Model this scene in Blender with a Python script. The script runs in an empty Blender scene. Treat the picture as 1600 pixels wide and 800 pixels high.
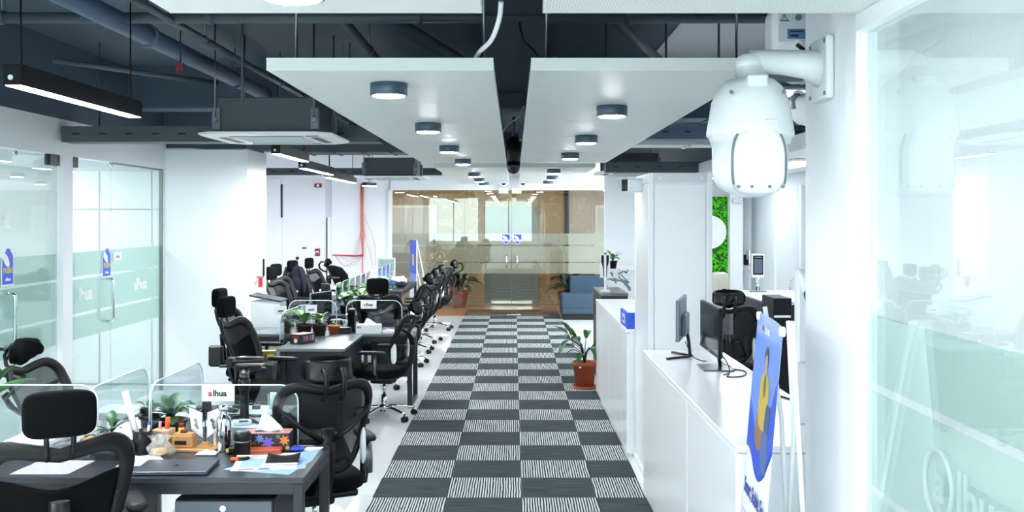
import bpy, bmesh, math, random
from mathutils import Vector, Matrix, Euler, Quaternion
R = math.radians
rnd = random.Random(7)
C = bpy.context.scene.collection
SC = bpy.context.scene

# ---------------------------------------------------------------- camera, sky, exposure
F, CX, HY, EYE = 1528.0, 803.0, 340.0, 1.875      # focal length in px, vanishing point, eye height
cam_d = bpy.data.cameras.new('camera'); cam = bpy.data.objects.new('camera', cam_d); C.objects.link(cam)
cam.location = (0, 0, EYE); cam.rotation_euler = (R(90), 0, 0)
cam_d.sensor_width = 36.0; cam_d.lens = 36.0 * F / 1600.0
cam_d.shift_x = -(CX - 800) / 1600.0; cam_d.shift_y = -(400 - HY) / 1600.0
cam_d.clip_start = 0.05; cam_d.clip_end = 200
SC.camera = cam
w = bpy.data.worlds.new('sky'); SC.world = w; w.use_nodes = True
bg = w.node_tree.nodes['Background']; bg.inputs[0].default_value = (0.88, 0.94, 1.0, 1); bg.inputs[1].default_value = 2.6
SC.view_settings.view_transform = 'Standard'; SC.view_settings.look = 'None'
SC.view_settings.gamma = 1.0; SC.view_settings.use_curve_mapping = False
SC.view_settings.exposure = 1.78
SC.cycles.max_bounces = 10; SC.cycles.diffuse_bounces = 5; SC.cycles.transparent_max_bounces = 24
LAMP, STRIP, ROOM = 46.0, 50.0, 11.0               # radiance of downlights, linear lamps, room ceiling lamps

def W(px, py, y):                                  # photo pixel at depth y -> world point
    return Vector(((px - CX) / F * y, y, EYE - (py - HY) / F * y))

# ---------------------------------------------------------------- materials
def lin(c):
    return tuple(((v / 255) / 12.92 if v / 255 <= 0.04045 else ((v / 255 + 0.055) / 1.055) ** 2.4) for v in c[:3])
def nt_new(name):
    m = bpy.data.materials.new(name); m.use_nodes = True
    return m, m.node_tree, m.node_tree.nodes['Principled BSDF']
def node(nt, t, ins=None, **kw):
    n = nt.nodes.new(t)
    for k, v in kw.items(): setattr(n, k, v)
    for k, v in (ins or {}).items():
        if hasattr(v, 'is_output') and v.is_output: nt.links.new(v, n.inputs[k])
        else: n.inputs[k].default_value = v
    return n
def math_n(nt, op, a, b=0.0, c=0.0):
    return node(nt, 'ShaderNodeMath', {0: a, 1: b, 2: c}, operation=op).outputs[0]
def mix_c(nt, f, a, b):
    n = nt.nodes.new('ShaderNodeMix'); n.data_type = 'RGBA'
    for i, v in ((0, f), (6, a), (7, b)):
        if hasattr(v, 'is_output'): nt.links.new(v, n.inputs[i])
        else: n.inputs[i].default_value = v if i == 0 else (*v[:3], 1)
    return n.outputs[2]
def pos(nt, obj=False):
    if obj: return nt.nodes.new('ShaderNodeTexCoord').outputs['Object']
    return nt.nodes.new('ShaderNodeNewGeometry').outputs['Position']
def scaled(nt, vec, s):
    return node(nt, 'ShaderNodeVectorMath', {0: vec, 1: s}, operation='MULTIPLY').outputs[0]
def noise(nt, vec, scale=5.0, detail=3.0):
    return node(nt, 'ShaderNodeTexNoise', {'Vector': vec, 'Scale': scale, 'Detail': detail}).outputs[0]
MATS = {}
def mat(name, col, rough=0.5, metal=0.0, var=0.06, scale=12.0, bump=0.0, spec=0.5, alpha=None, coat=0.0):
    if name in MATS: return MATS[name]
    m, nt, p = nt_new(name); c = lin(col)
    v = pos(nt, True); n = noise(nt, v, scale)
    f = math_n(nt, 'MULTIPLY', n, 1.0)
    nt.links.new(mix_c(nt, f, tuple(x * (1 - var) for x in c), tuple(min(1, x * (1 + var)) for x in c)), p.inputs['Base Color'])
    p.inputs['Roughness'].default_value = rough; p.inputs['Metallic'].default_value = metal
    p.inputs['Specular IOR Level'].default_value = spec; p.inputs['Coat Weight'].default_value = coat
    if bump:
        b = node(nt, 'ShaderNodeBump', {'Height': noise(nt, v, scale * 12), 'Strength': bump, 'Distance': 0.002})
        nt.links.new(b.outputs[0], p.inputs['Normal'])
    MATS[name] = m; return m
def emis(name, col, strength):
    m, nt, p = nt_new(name)
    p.inputs['Base Color'].default_value = (0.8, 0.8, 0.8, 1)
    p.inputs['Emission Color'].default_value = (*lin(col), 1); p.inputs['Emission Strength'].default_value = strength
    MATS[name] = m; return m
def glass(name, tint, ior=1.45, extra=0.0, haze=0.0):
    m = bpy.data.materials.new(name); m.use_nodes = True; nt = m.node_tree; nt.nodes.clear()
    t = node(nt, 'ShaderNodeBsdfTransparent', {'Color': (*lin(tint), 1)})
    g = node(nt, 'ShaderNodeBsdfGlossy', {'Color': (0.95, 1, 0.99, 1), 'Roughness': 0.0})
    ge = nt.nodes.new('ShaderNodeNewGeometry')
    cs = math_n(nt, 'ABSOLUTE', node(nt, 'ShaderNodeVectorMath', {0: ge.outputs['Normal'], 1: ge.outputs['Incoming']}, operation='DOT_PRODUCT').outputs['Value'])
    f = math_n(nt, 'ADD', math_n(nt, 'MULTIPLY', math_n(nt, 'POWER', math_n(nt, 'SUBTRACT', 1.0, cs), 5.0), 0.96), 0.035 + extra)   # the same from both sides of a thin pane
    a = t.outputs[0]
    if haze:
        d = node(nt, 'ShaderNodeBsdfDiffuse', {'Color': (*lin(tint), 1)})
        a = node(nt, 'ShaderNodeMixShader', {0: haze, 1: a, 2: d.outputs[0]}).outputs[0]
    mx = node(nt, 'ShaderNodeMixShader', {0: f, 1: a, 2: g.outputs[0]})
    nt.links.new(mx.outputs[0], node(nt, 'ShaderNodeOutputMaterial').inputs[0])
    MATS[name] = m; return m
def frost(name, col, clear=0.3, refl=0.05):
    m = bpy.data.materials.new(name); m.use_nodes = True; nt = m.node_tree; nt.nodes.clear()
    c = (*lin(col), 1)
    n = noise(nt, pos(nt), 3.0); cc = mix_c(nt, n, tuple(x * .97 for x in c[:3]), c)
    d = node(nt, 'ShaderNodeBsdfDiffuse', {'Color': cc}); tr = node(nt, 'ShaderNodeBsdfTranslucent', {'Color': cc})
    a = node(nt, 'ShaderNodeMixShader', {0: 0.5, 1: d.outputs[0], 2: tr.outputs[0]})
    t = node(nt, 'ShaderNodeBsdfTransparent', {'Color': c})
    b = node(nt, 'ShaderNodeMixShader', {0: clear, 1: a.outputs[0], 2: t.outputs[0]})
    g = node(nt, 'ShaderNodeBsdfGlossy', {'Roughness': 0.02})
    e = node(nt, 'ShaderNodeMixShader', {0: refl, 1: b.outputs[0], 2: g.outputs[0]})
    nt.links.new(e.outputs[0], node(nt, 'ShaderNodeOutputMaterial').inputs[0])
    MATS[name] = m; return m

WHITE = mat('white_paint', (240, 243, 246), 0.55, var=0.01, scale=2)
GLOSSW = mat('white_laminate', (244, 247, 249), 0.22, var=0.008, scale=2)
GREYW = mat('pale_grey_paint', (214, 219, 224), 0.5, var=0.02)
SEAM = mat('seam_grey', (196, 206, 212), 0.5)
DARKC = mat('dark_ceiling_paint', (70, 86, 102), 0.6, var=0.12, scale=1.5)
DUCT = mat('dark_metal_duct', (70, 81, 90), 0.5, var=0.08)
DUCTB = mat('blue_grey_tray', (78, 98, 124), 0.45, var=0.06)
STEELC = mat('chrome', (225, 230, 234), 0.08, 1.0, var=0.02)
STEEL = mat('brushed_steel', (132, 135, 135), 0.3, 1.0, var=0.05)
BLACKP = mat('black_plastic', (9, 11, 13), 0.38, var=0.15, spec=.35)
BLACKF = mat('black_fabric', (5, 6, 8), 0.9, var=0.3, scale=60, bump=0.4, spec=.15)
BLACKM = mat('black_leatherette', (8, 10, 13), 0.5, var=0.2, scale=20, spec=.35)
DESK = mat('charcoal_laminate', (46, 54, 61), 0.3, var=0.08, scale=3)
DESKL = mat('grey_sheen_laminate', (118, 126, 130), 0.25, var=0.05, scale=3)
DESKF = mat('charcoal_metal', (28, 35, 42), 0.4, var=0.08)
WPLAS = mat('white_plastic', (238, 242, 243), 0.35, var=0.01)
DOMEW = mat('camera_white', (222, 227, 228), 0.35, var=0.01)
PAPER = mat('paper', (238, 241, 245), 0.7, var=0.03, scale=8)
TERRA = mat('terracotta', (170, 82, 48), 0.55, var=0.12)
SOIL = mat('soil', (40, 30, 24), 0.9, var=0.4, scale=40)
LEAF = mat('leaf_green', (38, 92, 42), 0.4, var=0.35, scale=9)
LEAFL = mat('leaf_light_green', (96, 146, 80), 0.4, var=0.3, scale=9)
LEAFD = mat('leaf_dark_green', (40, 66, 40), 0.45, var=0.3, scale=9)
BLUE = mat('print_blue', (46, 86, 214), 0.4, var=0.06)
NAVY = mat('navy_fabric', (11, 19, 36), 0.8, var=0.25, scale=30)
YEL = mat('print_yellow', (226, 206, 40), 0.5)
RED = mat('red_plastic', (190, 38, 44), 0.45)
MAROON = mat('maroon_plastic', (128, 30, 48), 0.45)
ORANGE = mat('orange_plastic', (232, 96, 40), 0.45)
BAMBOO = mat('bamboo_wood', (196, 146, 88), 0.5, var=0.2, scale=18)
SOFA = mat('slate_blue_fabric', (44, 66, 82), 0.85, var=0.12, scale=30, bump=0.3)
SCREEN = mat('black_screen', (16, 20, 24), 0.12, var=0.05)
GREYP = mat('grey_plastic', (112, 122, 132), 0.4)
INK = mat('dark_ink', (30, 30, 40), 0.6)
CABLE = mat('orange_cable', (232, 142, 120), 0.5)
GLASSP = glass('green_glass', (238, 248, 246))
GLASSR = glass('wall_glass', (242, 247, 246), extra=0.04, haze=0.10)
GLASSL = glass('door_glass', (242, 248, 246), haze=0.08)
GLASSF = glass('lobby_glass', (242, 243, 238), extra=0.025)
ACRYL = glass('acrylic', (244, 249, 250))
ACRYE = mat('acrylic_edge', (226, 236, 240), 0.1)
FROST = frost('frosted_film', (220, 237, 233), 0.2)
FROSTW = frost('frosted_film_white', (226, 236, 236), 0.3)
FROSTF = frost('frosted_film_far', (214, 214, 206), 0.3)
E_DOWN = emis('downlight_glow', (245, 249, 255), LAMP)
E_STRIP = emis('linear_lamp_glow', (246, 249, 255), STRIP)
E_ROOM = emis('ceiling_lamp_glow', (248, 250, 255), ROOM)
E_PANE = emis('meeting_lamp_glow', (250, 251, 255), ROOM * 0.5)
E_OFFICE = emis('office_lamp_glow', (240, 248, 255), ROOM * 0.55)
E_WARM = emis('lobby_lamp_glow', (255, 240, 218), 36.0)

def mesh_mat(name, col, holes, fx=1500.0, fz=1500.0):        # woven chair mesh: fine holes one can see through
    m, nt, p = nt_new(name); p.inputs['Base Color'].default_value = (*lin(col), 1); p.inputs['Roughness'].default_value = 0.7
    v = pos(nt, True); s = node(nt, 'ShaderNodeSeparateXYZ', {0: v})
    a = math_n(nt, 'SINE', math_n(nt, 'MULTIPLY', s.outputs[0], fx)); b = math_n(nt, 'SINE', math_n(nt, 'MULTIPLY', s.outputs[2], fz))
    h = math_n(nt, 'GREATER_THAN', math_n(nt, 'MULTIPLY', a, b), 0.0)
    al = math_n(nt, 'SUBTRACT', 1.0, math_n(nt, 'MULTIPLY', h, holes))
    nt.links.new(al, p.inputs['Alpha']); MATS[name] = m; return m
NET = mesh_mat('chair_net', (22, 27, 32), 1.0)
NETD = mesh_mat('dense_chair_net', (8, 10, 12), 0.35)

def carpet_mats():
    m, nt, p = nt_new('carpet_stripe'); g = pos(nt); s = node(nt, 'ShaderNodeSeparateXYZ', {0: g})
    wob = noise(nt, scaled(nt, g, (26, 3.5, 1)), 1.0, 2.0)
    brk = noise(nt, scaled(nt, g, (70, 5, 1)), 1.0, 2.0)
    fr = math_n(nt, 'FRACT', math_n(nt, 'ADD', math_n(nt, 'MULTIPLY', s.outputs[0], 56.0), math_n(nt, 'MULTIPLY', wob, 0.9)))
    on = math_n(nt, 'MULTIPLY', math_n(nt, 'GREATER_THAN', fr, 0.48), math_n(nt, 'GREATER_THAN', brk, 0.29))
    nt.links.new(mix_c(nt, on, lin((36, 42, 46)), lin((196, 204, 204))), p.inputs['Base Color'])
    p.inputs['Roughness'].default_value = 0.95; p.inputs['Specular IOR Level'].default_value = 0.15
    m2, nt, p = nt_new('carpet_dark'); g = pos(nt)
    a = noise(nt, scaled(nt, g, (4, 90, 1)), 1.0, 3.0)
    r = node(nt, 'ShaderNodeMapRange', {0: a, 1: 0.35, 2: 0.7}).outputs[0]
    nt.links.new(mix_c(nt, r, lin((46, 54, 58)), lin((78, 88, 92))), p.inputs['Base Color'])
    p.inputs['Roughness'].default_value = 0.95; p.inputs['Specular IOR Level'].default_value = 0.15
    return m, m2
CARP_S, CARP_D = carpet_mats()

def perforated():
    m, nt, p = nt_new('perforated_metal'); g = pos(nt)
    s = node(nt, 'ShaderNodeSeparateXYZ', {0: g})
    fx = math_n(nt, 'SINE', math_n(nt, 'MULTIPLY', s.outputs[0], 330.0)); fy = math_n(nt, 'SINE', math_n(nt, 'MULTIPLY', s.outputs[1], 330.0))
    h = math_n(nt, 'GREATER_THAN', math_n(nt, 'MULTIPLY', fx, fy), 0.55)
    nt.links.new(mix_c(nt, h, lin((226, 232, 230)), lin((150, 160, 160))), p.inputs['Base Color'])
    p.inputs['Roughness'].default_value = 0.38; MATS['perforated'] = m; return m
PERF = perforated()
CLOUD = mat('cloud_white_metal', (226, 232, 228), 0.36, var=0.015, scale=2)

def marble(name, a, b, c, scale=1.6, rough=0.25):
    m, nt, p = nt_new(name); g = pos(nt)
    n1 = noise(nt, scaled(nt, g, (1, 1, 0.6)), scale, 6.0)
    n2 = noise(nt, node(nt, 'ShaderNodeVectorMath', {0: g, 1: node(nt, 'ShaderNodeTexNoise', {'Vector': g, 'Scale': 1.3}).outputs[1]}, operation='ADD').outputs[0], scale * 1.4, 4.0)
    vein = math_n(nt, 'LESS_THAN', math_n(nt, 'ABSOLUTE', math_n(nt, 'SUBTRACT', n2, 0.5)), 0.012)
    nt.links.new(mix_c(nt, vein, mix_c(nt, n1, lin(a), lin(b)), lin(c)), p.inputs['Base Color'])
    p.inputs['Roughness'].default_value = rough; MATS[name] = m; return m
MARB = marble('tan_marble', (160, 134, 98), (186, 162, 126), (196, 174, 138))
MARBW = marble('white_marble', (236, 240, 242), (246, 248, 250), (120, 138, 150), 1.2)
TILE = mat('white_polished_tile', (234, 237, 234), 0.07, var=0.02, scale=2)
TANFLOOR = mat('tan_lobby_floor', (224, 168, 116), 0.2, var=0.08, scale=3)
MATBR = mat('brown_mat', (104, 88, 76), 0.9, var=0.25, scale=30)
BROWN = mat('brown_lobby_ceiling', (112, 92, 72), 0.5, var=0.08)

# ---------------------------------------------------------------- mesh helpers
class MB:
    def __init__(s): s.b = bmesh.new()
    def _xf(s, vs, M):
        if M is not None:
            for v in vs: v.co = M @ v.co
    def box(s, c, d, rot=None, bev=0.0, seg=1):
        t = bmesh.new(); r = bmesh.ops.create_cube(t, size=1.0)
        for v in t.verts: v.co = Vector((v.co.x * d[0], v.co.y * d[1], v.co.z * d[2]))
        if bev: bmesh.ops.bevel(t, geom=list(t.edges), offset=min(bev, min(d) * 0.49), segments=seg, affect='EDGES', profile=0.5)
        M = Matrix.Translation(Vector(c)) @ (rot.to_matrix().to_4x4() if rot is not None else Matrix())
        s.merge(t, M); return s
    def merge(s, t, M=None):
        mp = {v: s.b.verts.new((M @ v.co) if M is not None else v.co) for v in t.verts}
        for f in t.faces:
            try: s.b.faces.new([mp[v] for v in f.verts]).smooth = f.smooth
            except ValueError: pass
        t.free()
    def lohi(s, lo, hi, bev=0.0, seg=1):
        lo, hi = Vector(lo), Vector(hi)
        return s.box((lo + hi) / 2, [abs(hi[i] - lo[i]) for i in range(3)], None, bev, seg)
    def ring_loft(s, rings, cap=True, closed=True, smooth=True):
        vr = [[s.b.verts.new(p) for p in r] for r in rings]; n = len(vr[0])
        for a, b in zip(vr, vr[1:]):
            for i in range(n if closed else n - 1):
                j = (i + 1) % n
                try: s.b.faces.new((a[i], a[j], b[j], b[i])).smooth = smooth
                except ValueError: pass
        if cap and closed:
            for r in (list(reversed(vr[0])), vr[-1]):
                try: s.b.faces.new(r)
                except ValueError: pass
        return s
    def cyl(s, p0, p1, r0, r1=None, n=12, smooth=True):
        p0, p1 = Vector(p0), Vector(p1); r1 = r0 if r1 is None else r1
        q = (p1 - p0).to_track_quat('Z', 'Y')
        rg = [[p + q @ Vector((math.cos(2 * math.pi * i / n) * r, math.sin(2 * math.pi * i / n) * r, 0)) for i in range(n)] for p, r in ((p0, r0), (p1, r1))]
        return s.ring_loft(rg, smooth=smooth)
    def tube(s, pts, r, n=6, flat=None, cyclic=False, up=None):
        pts = [Vector(p) for p in pts]; rg = []; N = len(pts); last = Vector(up) if up else None
        for i, p in enumerate(pts):
            a = pts[(i - 1) % N] if (cyclic or i > 0) else p; b = pts[(i + 1) % N] if (cyclic or i < N - 1) else p
            t = (b - a).normalized()
            if last is None: last = Vector((0, 0, 1)) if abs(t.z) < 0.9 else Vector((0, 1, 0))
            u = last if up else last
            x = t.cross(u)
            if x.length < 1e-4: x = t.orthogonal()
            x.normalize(); y = x.cross(t).normalized()
            if not up: last = y
            rr = r[i] if isinstance(r, (list, tuple)) else r
            rx, ry = (rr * flat[0], rr * flat[1]) if flat else (rr, rr)
            rg.append([p + x * math.cos(2 * math.pi * k / n) * rx + y * math.sin(2 * math.pi * k / n) * ry for k in range(n)])
        if cyclic: rg.append(rg[0]); return s.ring_loft(rg, cap=False)
        return s.ring_loft(rg)
    def lathe(s, prof, c=(0, 0, 0), n=20, axis=None, cap=False):
        c = Vector(c); q = Vector(axis).to_track_quat('Z', 'Y') if axis else None; rg = []
        for r, z in prof:
            ring = [Vector((math.cos(2 * math.pi * i / n) * max(r, 1e-4), math.sin(2 * math.pi * i / n) * max(r, 1e-4), z)) for i in range(n)]
            rg.append([c + (q @ v if q else v) for v in ring])
        return s.ring_loft(rg, cap=True)
    def prism(s, poly, axis, lo, hi):              # poly in the two other axes (order x,y,z without axis)
        def P(u, v, t):
            return Vector((t, u, v)) if axis == 0 else Vector((u, t, v)) if axis == 1 else Vector((u, v, t))
        a = [s.b.verts.new(P(u, v, lo)) for u, v in poly]; b = [s.b.verts.new(P(u, v, hi)) for u, v in poly]; n = len(poly)
        for i in range(n): s.b.faces.new((a[i], a[(i + 1) % n], b[(i + 1) % n], b[i]))
        s.b.faces.new(list(reversed(a))); s.b.faces.new(b); return s
    def grid(s, fn, nu, nv, thick=0.0):
        vs = [[s.b.verts.new(fn(i / nu, j / nv)) for j in range(nv + 1)] for i in range(nu + 1)]
        for i in range(nu):
            for j in range(nv):
                s.b.faces.new((vs[i][j], vs[i + 1][j], vs[i + 1][j + 1], vs[i][j + 1])).smooth = True
        if thick:
            s.b.normal_update()
            r = bmesh.ops.solidify(s.b, geom=list(s.b.faces), thickness=thick)
        return s
    def pad(s, c, d, M=None, p=3.5, n=18, m=10):    # soft cushion: superellipsoid
        rg = []
        def sg(v, e): return math.copysign(abs(v) ** e, v)
        for j in range(m + 1):
            ph = -math.pi / 2 + math.pi * j / m; cz = max(abs(math.cos(ph)) ** (2 / p), 1e-3); z = sg(math.sin(ph), 2 / p)
            rg.append([Vector((c[0] + d[0] / 2 * cz * sg(math.cos(2 * math.pi * i / n), 2 / p), c[1] + d[1] / 2 * cz * sg(math.sin(2 * math.pi * i / n), 2 / p), c[2] + d[2] / 2 * z)) for i in range(n)])
        if M is not None: rg = [[M @ v for v in r] for r in rg]
        return s.ring_loft(rg)
    def build(s, name, m, parent=None, smooth=None, kind=None):
        bmesh.ops.recalc_face_normals(s.b, faces=s.b.faces)
        me = bpy.data.meshes.new(name); s.b.to_mesh(me); s.b.free()
        for mm in (m if isinstance(m, (list, tuple)) else [m]): me.materials.append(mm)
        if smooth is not None:
            for p in me.polygons: p.use_smooth = smooth
        o = bpy.data.objects.new(name, me); C.objects.link(o)
        if parent is not None: o.parent = parent
        if kind: o['kind'] = kind
        return o
def tag(o, label=None, cat=None, group=None, kind=None):
    if label: o['label'] = label
    if cat: o['category'] = cat
    if group: o['group'] = group
    if kind: o['kind'] = kind
    return o
def thing(name, label, cat, loc=(0, 0, 0), rz=0.0, group=None):
    o = bpy.data.objects.new(name, None); C.objects.link(o); o.location = loc; o.rotation_euler = (0, 0, rz); o.empty_display_size = 0.1
    return tag(o, label, cat, group)
def room(name, loc=(0, 0, 0)):
    o = bpy.data.objects.new(name, None); C.objects.link(o); o.location = loc; o['kind'] = 'structure'; return o
def struct(name, m, lo, hi, parent=None, bev=0.0):
    o = MB().lohi(lo, hi, bev).build(name, m, parent)
    if parent is None: o['kind'] = 'structure'
    return o
def part(parent, name, m, lo, hi, bev=0.0, seg=1): return MB().lohi(lo, hi, bev, seg).build(name, m, parent)
def dup(o, parent=None):
    c = o.copy(); C.objects.link(c)
    if parent is not None: c.parent = parent
    for ch in o.children: dup(ch, c)
    return c
def copy_to(o, loc, rz=None, label=None, scale=None):
    c = dup(o); c.location = loc
    if rz is not None: c.rotation_euler = (0, 0, rz)
    if label: c['label'] = label
    if scale: c.scale = scale
    return c
def text(name, s, m, parent, origin, xdir, updir, size, thick=0.0006, align='CENTER', bold=0.0, squeeze=1.0):
    cu = bpy.data.curves.new(name, 'FONT'); cu.body = s; cu.size = size; cu.align_x = align; cu.align_y = 'CENTER'
    cu.extrude = thick; cu.offset = bold * size; cu.resolution_u = 3
    t = bpy.data.objects.new(name, cu); C.objects.link(t)
    me = bpy.data.meshes.new_from_object(t.evaluated_get(bpy.context.evaluated_depsgraph_get()))
    bpy.data.objects.remove(t); bpy.data.curves.remove(cu)
    x = Vector(xdir).normalized(); u = Vector(updir).normalized(); z = x.cross(u)
    M = Matrix(((x.x, u.x, z.x, origin[0]), (x.y, u.y, z.y, origin[1]), (x.z, u.z, z.z, origin[2]), (0, 0, 0, 1)))
    me.transform(M @ Matrix.Diagonal((squeeze, 1, 1, 1))); me.materials.clear(); me.materials.append(m)
    o = bpy.data.objects.new(name, me); C.objects.link(o)
    if parent is not None: o.parent = parent
    return o
def logo(parent, m, origin, xdir, updir, size, ring=None):     # wordmark with the ring round its first letter
    x = Vector(xdir).normalized(); u = Vector(updir).normalized(); o = Vector(origin)
    text('wordmark', 'a', m, parent, o, x, u, size * 0.85, bold=0.02)
    text('wordmark', 'lhua', m, parent, o + x * size * 0.62, x, u, size, align='LEFT', bold=0.02)
    n = x.cross(u)
    c = [o + (x * math.cos(a) * 0.5 + u * math.sin(a) * 0.55) * size for a in [2 * math.pi * i / 28 for i in range(28)]]
    MB().tube(c, size * 0.045, 5, cyclic=True, up=n).build('wordmark_ring', ring or m, parent)
# ================================================================ THE SETTING
GY = 18.7                                              # lobby glass
fl = struct('floor', SEAM, (-6.6, -3.6, -0.12), (4.6, 18.6, -0.003))
tile_me = None
for i in range(10):
    for j in range(20):
        x, y = -3.79 + 0.8 * i, 2.6 + 0.8 * j
        if tile_me is None:
            o = MB().lohi((0.0015, 0.0015, -0.01), (0.7985, 0.7985, 0.0), 0.002).build('floor_tile', TILE, fl); tile_me = o.data
        else:
            o = bpy.data.objects.new('floor_tile', tile_me); C.objects.link(o); o.parent = fl
        o.location = (x, y, 0)
# the rest of the white floor, out of sight behind the glass rooms and the camera
part(fl, 'floor_edge', TILE, (-6.6, -3.6, -0.01), (4.6, 2.598, 0.0))
part(fl, 'floor_edge', TILE, (-6.6, 2.6, -0.01), (-3.792, 18.6, 0.0))
struct('floor_lobby', TANFLOOR, (-6.6, 18.6, -0.12), (4.6, 21.1, -0.001))
struct('ceiling', DARKC, (-6.6, -3.6, 3.35), (4.6, 18.75, 3.5))
struct('ceiling_lobby', BROWN, (-3.6, 18.75, 2.62), (3.6, 21.1, 2.75))

# ---- wall with the glass doors, beside the desks
wl = room('wall_left')
part(wl, 'header', WHITE, (-3.9, -3.5, 2.40), (-3.79, 10.63, 2.70))
part(wl, 'dark_upper_band', DARKC, (-3.9, -3.5, 2.70), (-3.79, 10.63, 3.35))
part(wl, 'wall_end', WHITE, (-3.9, -3.5, 0), (-3.79, 4.6, 2.40))
part(wl, 'post', WHITE, (-3.9, 8.21, 0), (-3.785, 8.39, 2.40))
struct('wall_room_side', WHITE, (-6.6, 8.28, 0), (-3.9, 8.33, 2.62))
rb = room('wall_room_back')
part(rb, 'backing', GREYW, (-6.6, 10.98, 0), (-3.9, 11.05, 2.62))
for xa, xb in ((-5.86, -5.26), (-5.25, -4.65), (-4.64, -4.06), (-4.05, -3.92)):
    for za, zb in ((0.02, 1.28), (1.3, 1.96), (1.975, 2.40)):
        part(rb, 'wall_panel', WHITE, (xa + .004, 10.955, za), (xb - .004, 10.98, zb - .004), 0.003)
struct('ceiling_room', WHITE, (-6.6, -3.6, 2.62), (-3.9, 11.05, 2.7))
struct('wall_room_outer', WHITE, (-6.7, -3.6, 0), (-6.6, 18.75, 3.4))
pl = room('pillar')
part(pl, 'shaft', WHITE, (-3.79, 10.63, 0), (-2.9, 11.45, 2.62))
part(pl, 'dark_head', DARKC, (-3.79, 10.66, 2.62), (-2.92, 11.42, 3.35))
part(pl, 'picture_rail', STEELC, W(258, 233, 10.60) - Vector((0, 0, .006)), W(382, 231.5, 10.61))
struct('baseboard_pillar', GREYW, (-3.78, 10.615, 0), (-2.9, 10.63, 0.08))

def film(parent, x0, x1, y0, y1, m, side, z=((.804, 1.006), (1.03, 1.331), (1.355, 1.57))):
    for a, b in z:
        part(parent, 'frosted_film', m, (x0, y0, a), (x1, y1, b))
def side_glass(name, x, ya, yb, m, fm, zt, inner, door=False, pivot=None):
    """a pane in a plane x = const; inner = -1/+1: the side its frosted film is stuck on"""
    d = room(name)
    part(d, 'glass_pane', m, (x - .006, ya + .004, .02), (x + .006, yb - .004, zt - .01))
    xf = x + inner * .0072
    film(d, min(xf, xf + inner * .0008), max(xf, xf + inner * .0008), ya + .004, yb - .004, fm, inner)
    return d
def d_handle(parent, x, y, z0, z1, out, m=STEELC, name='handle'):
    pts = []
    for k in range(7):
        a = math.pi / 2 * k / 6; pts.append((x + out * (.0 + .07 * math.sin(a)), y, z1 + .03 - .03 * (1 - math.cos(a)) - 0))
    pts = [(x, y, z1)] + [(x + out * (.03 + .035 * math.sin(a)), y, z1 - .035 * (1 - math.cos(a))) for a in (0, .4, .8, 1.2, 1.57)]
    low = [(p[0], p[1], z0 + (z1 - p[2])) for p in reversed(pts)]
    MB().tube(pts + low, .013, 10).build(name, m, parent)
def sticker(parent, o, xd, n, wd, ht, shield=False):
    """blue push sticker: pentagon plate, white camera shape, yellow word"""
    o = Vector(o); x = Vector(xd); n = Vector(n); u = Vector((0, 0, 1))
    if shield: poly = [(-.5, .5), (.5, .5), (.5, -.1), (0, -.5), (-.5, -.1)]
    else: poly = [(-.5, -.5), (.5, -.5), (.5, .28), (.15, .5), (-.1, .5), (-.5, .15)]
    def slab(pl, m, nm, lift):
        b = MB(); a = [b.b.verts.new(o + x * p[0] * wd + u * p[1] * ht + n * lift) for p in pl]; c = [b.b.verts.new(v.co + n * .0012) for v in a]; k = len(pl)
        for i in range(k): b.b.faces.new((a[i], a[(i + 1) % k], c[(i + 1) % k], c[i]))
        b.b.faces.new(list(reversed(a))); b.b.faces.new(c); return b.build(nm, m, parent)
    slab([(p[0] * 1.12, p[1] * 1.08) for p in poly], WPLAS, 'sticker_border', 0.0)
    slab(poly, BLUE, 'push_sticker', .0012)
    slab([(-.45 + .6 * (.5 + .5 * math.cos(a)) , .18 + .16 * math.sin(a) - .12 * math.cos(a)) for a in [2 * math.pi * i / 12 for i in range(12)]], WPLAS, 'camera_print', .0024)
    text('push_word', 'PUSH', YEL if not shield else WPLAS, parent, o + n * .0034 - u * ht * .12, x, u, wd * .36, bold=.03)
    if not shield: text('wordmark', 'alhua', WPLAS, parent, o + n * .0034 - u * ht * .36, x, u, wd * .22, bold=.02)

XL = -3.84
w1 = side_glass('window_1', XL, 4.6, 7.27, GLASSL, FROST, 2.40, -1)
d1 = side_glass('door_1', XL, 7.27, 8.21, GLASSL, FROST, 2.40, -1)
d2 = side_glass('door_2', XL, 8.39, 9.31, GLASSL, FROST, 2.40, -1)
w2 = side_glass('window_2', XL, 9.31, 10.63, GLASSL, FROST, 2.40, -1)
for d, yc in ((d1, 8.12), (d2, 8.47)):
    part(d, 'patch_fitting', BLACKP, (XL - .02, yc - .085, 2.31), (XL + .03, yc + .085, 2.40), .004)
for d, yc in ((d1, 7.39), (d2, 9.2)):
    d_handle(d, XL + .006, yc, .90, 1.30, 1); d_handle(d, XL - .008, yc, .90, 1.30, -1)
    MB().cyl((XL + .006, yc + .1, 2.37), (XL + .03, yc + .1, 2.37), .02, n=10).build('lock_pin', STEELC, d)
sticker(d1, (XL + .008, 7.4, 1.505), (0, 1, 0), (1, 0, 0), .16, .27)
sticker(d2, (XL + .008, 9.2, 1.455), (0, 1, 0), (1, 0, 0), .17, .26)
part(w2, 'door_notice', WPLAS, (XL + .0065, 9.37, 1.46), (XL + .008, 9.56, 1.54))
text('notice_line', 'alhua', INK, w2, (XL + .0085, 9.46, 1.5), (0, 1, 0), (0, 0, 1), .04)
part(w1, 'door_notice', WPLAS, (XL + .0065, 7.02, 1.46), (XL + .008, 7.25, 1.60))
for k in range(3): part(w1, 'notice_line', INK, (XL + .008, 7.1, 1.5 + .03 * k), (XL + .0084, 7.22, 1.506 + .03 * k))
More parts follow.
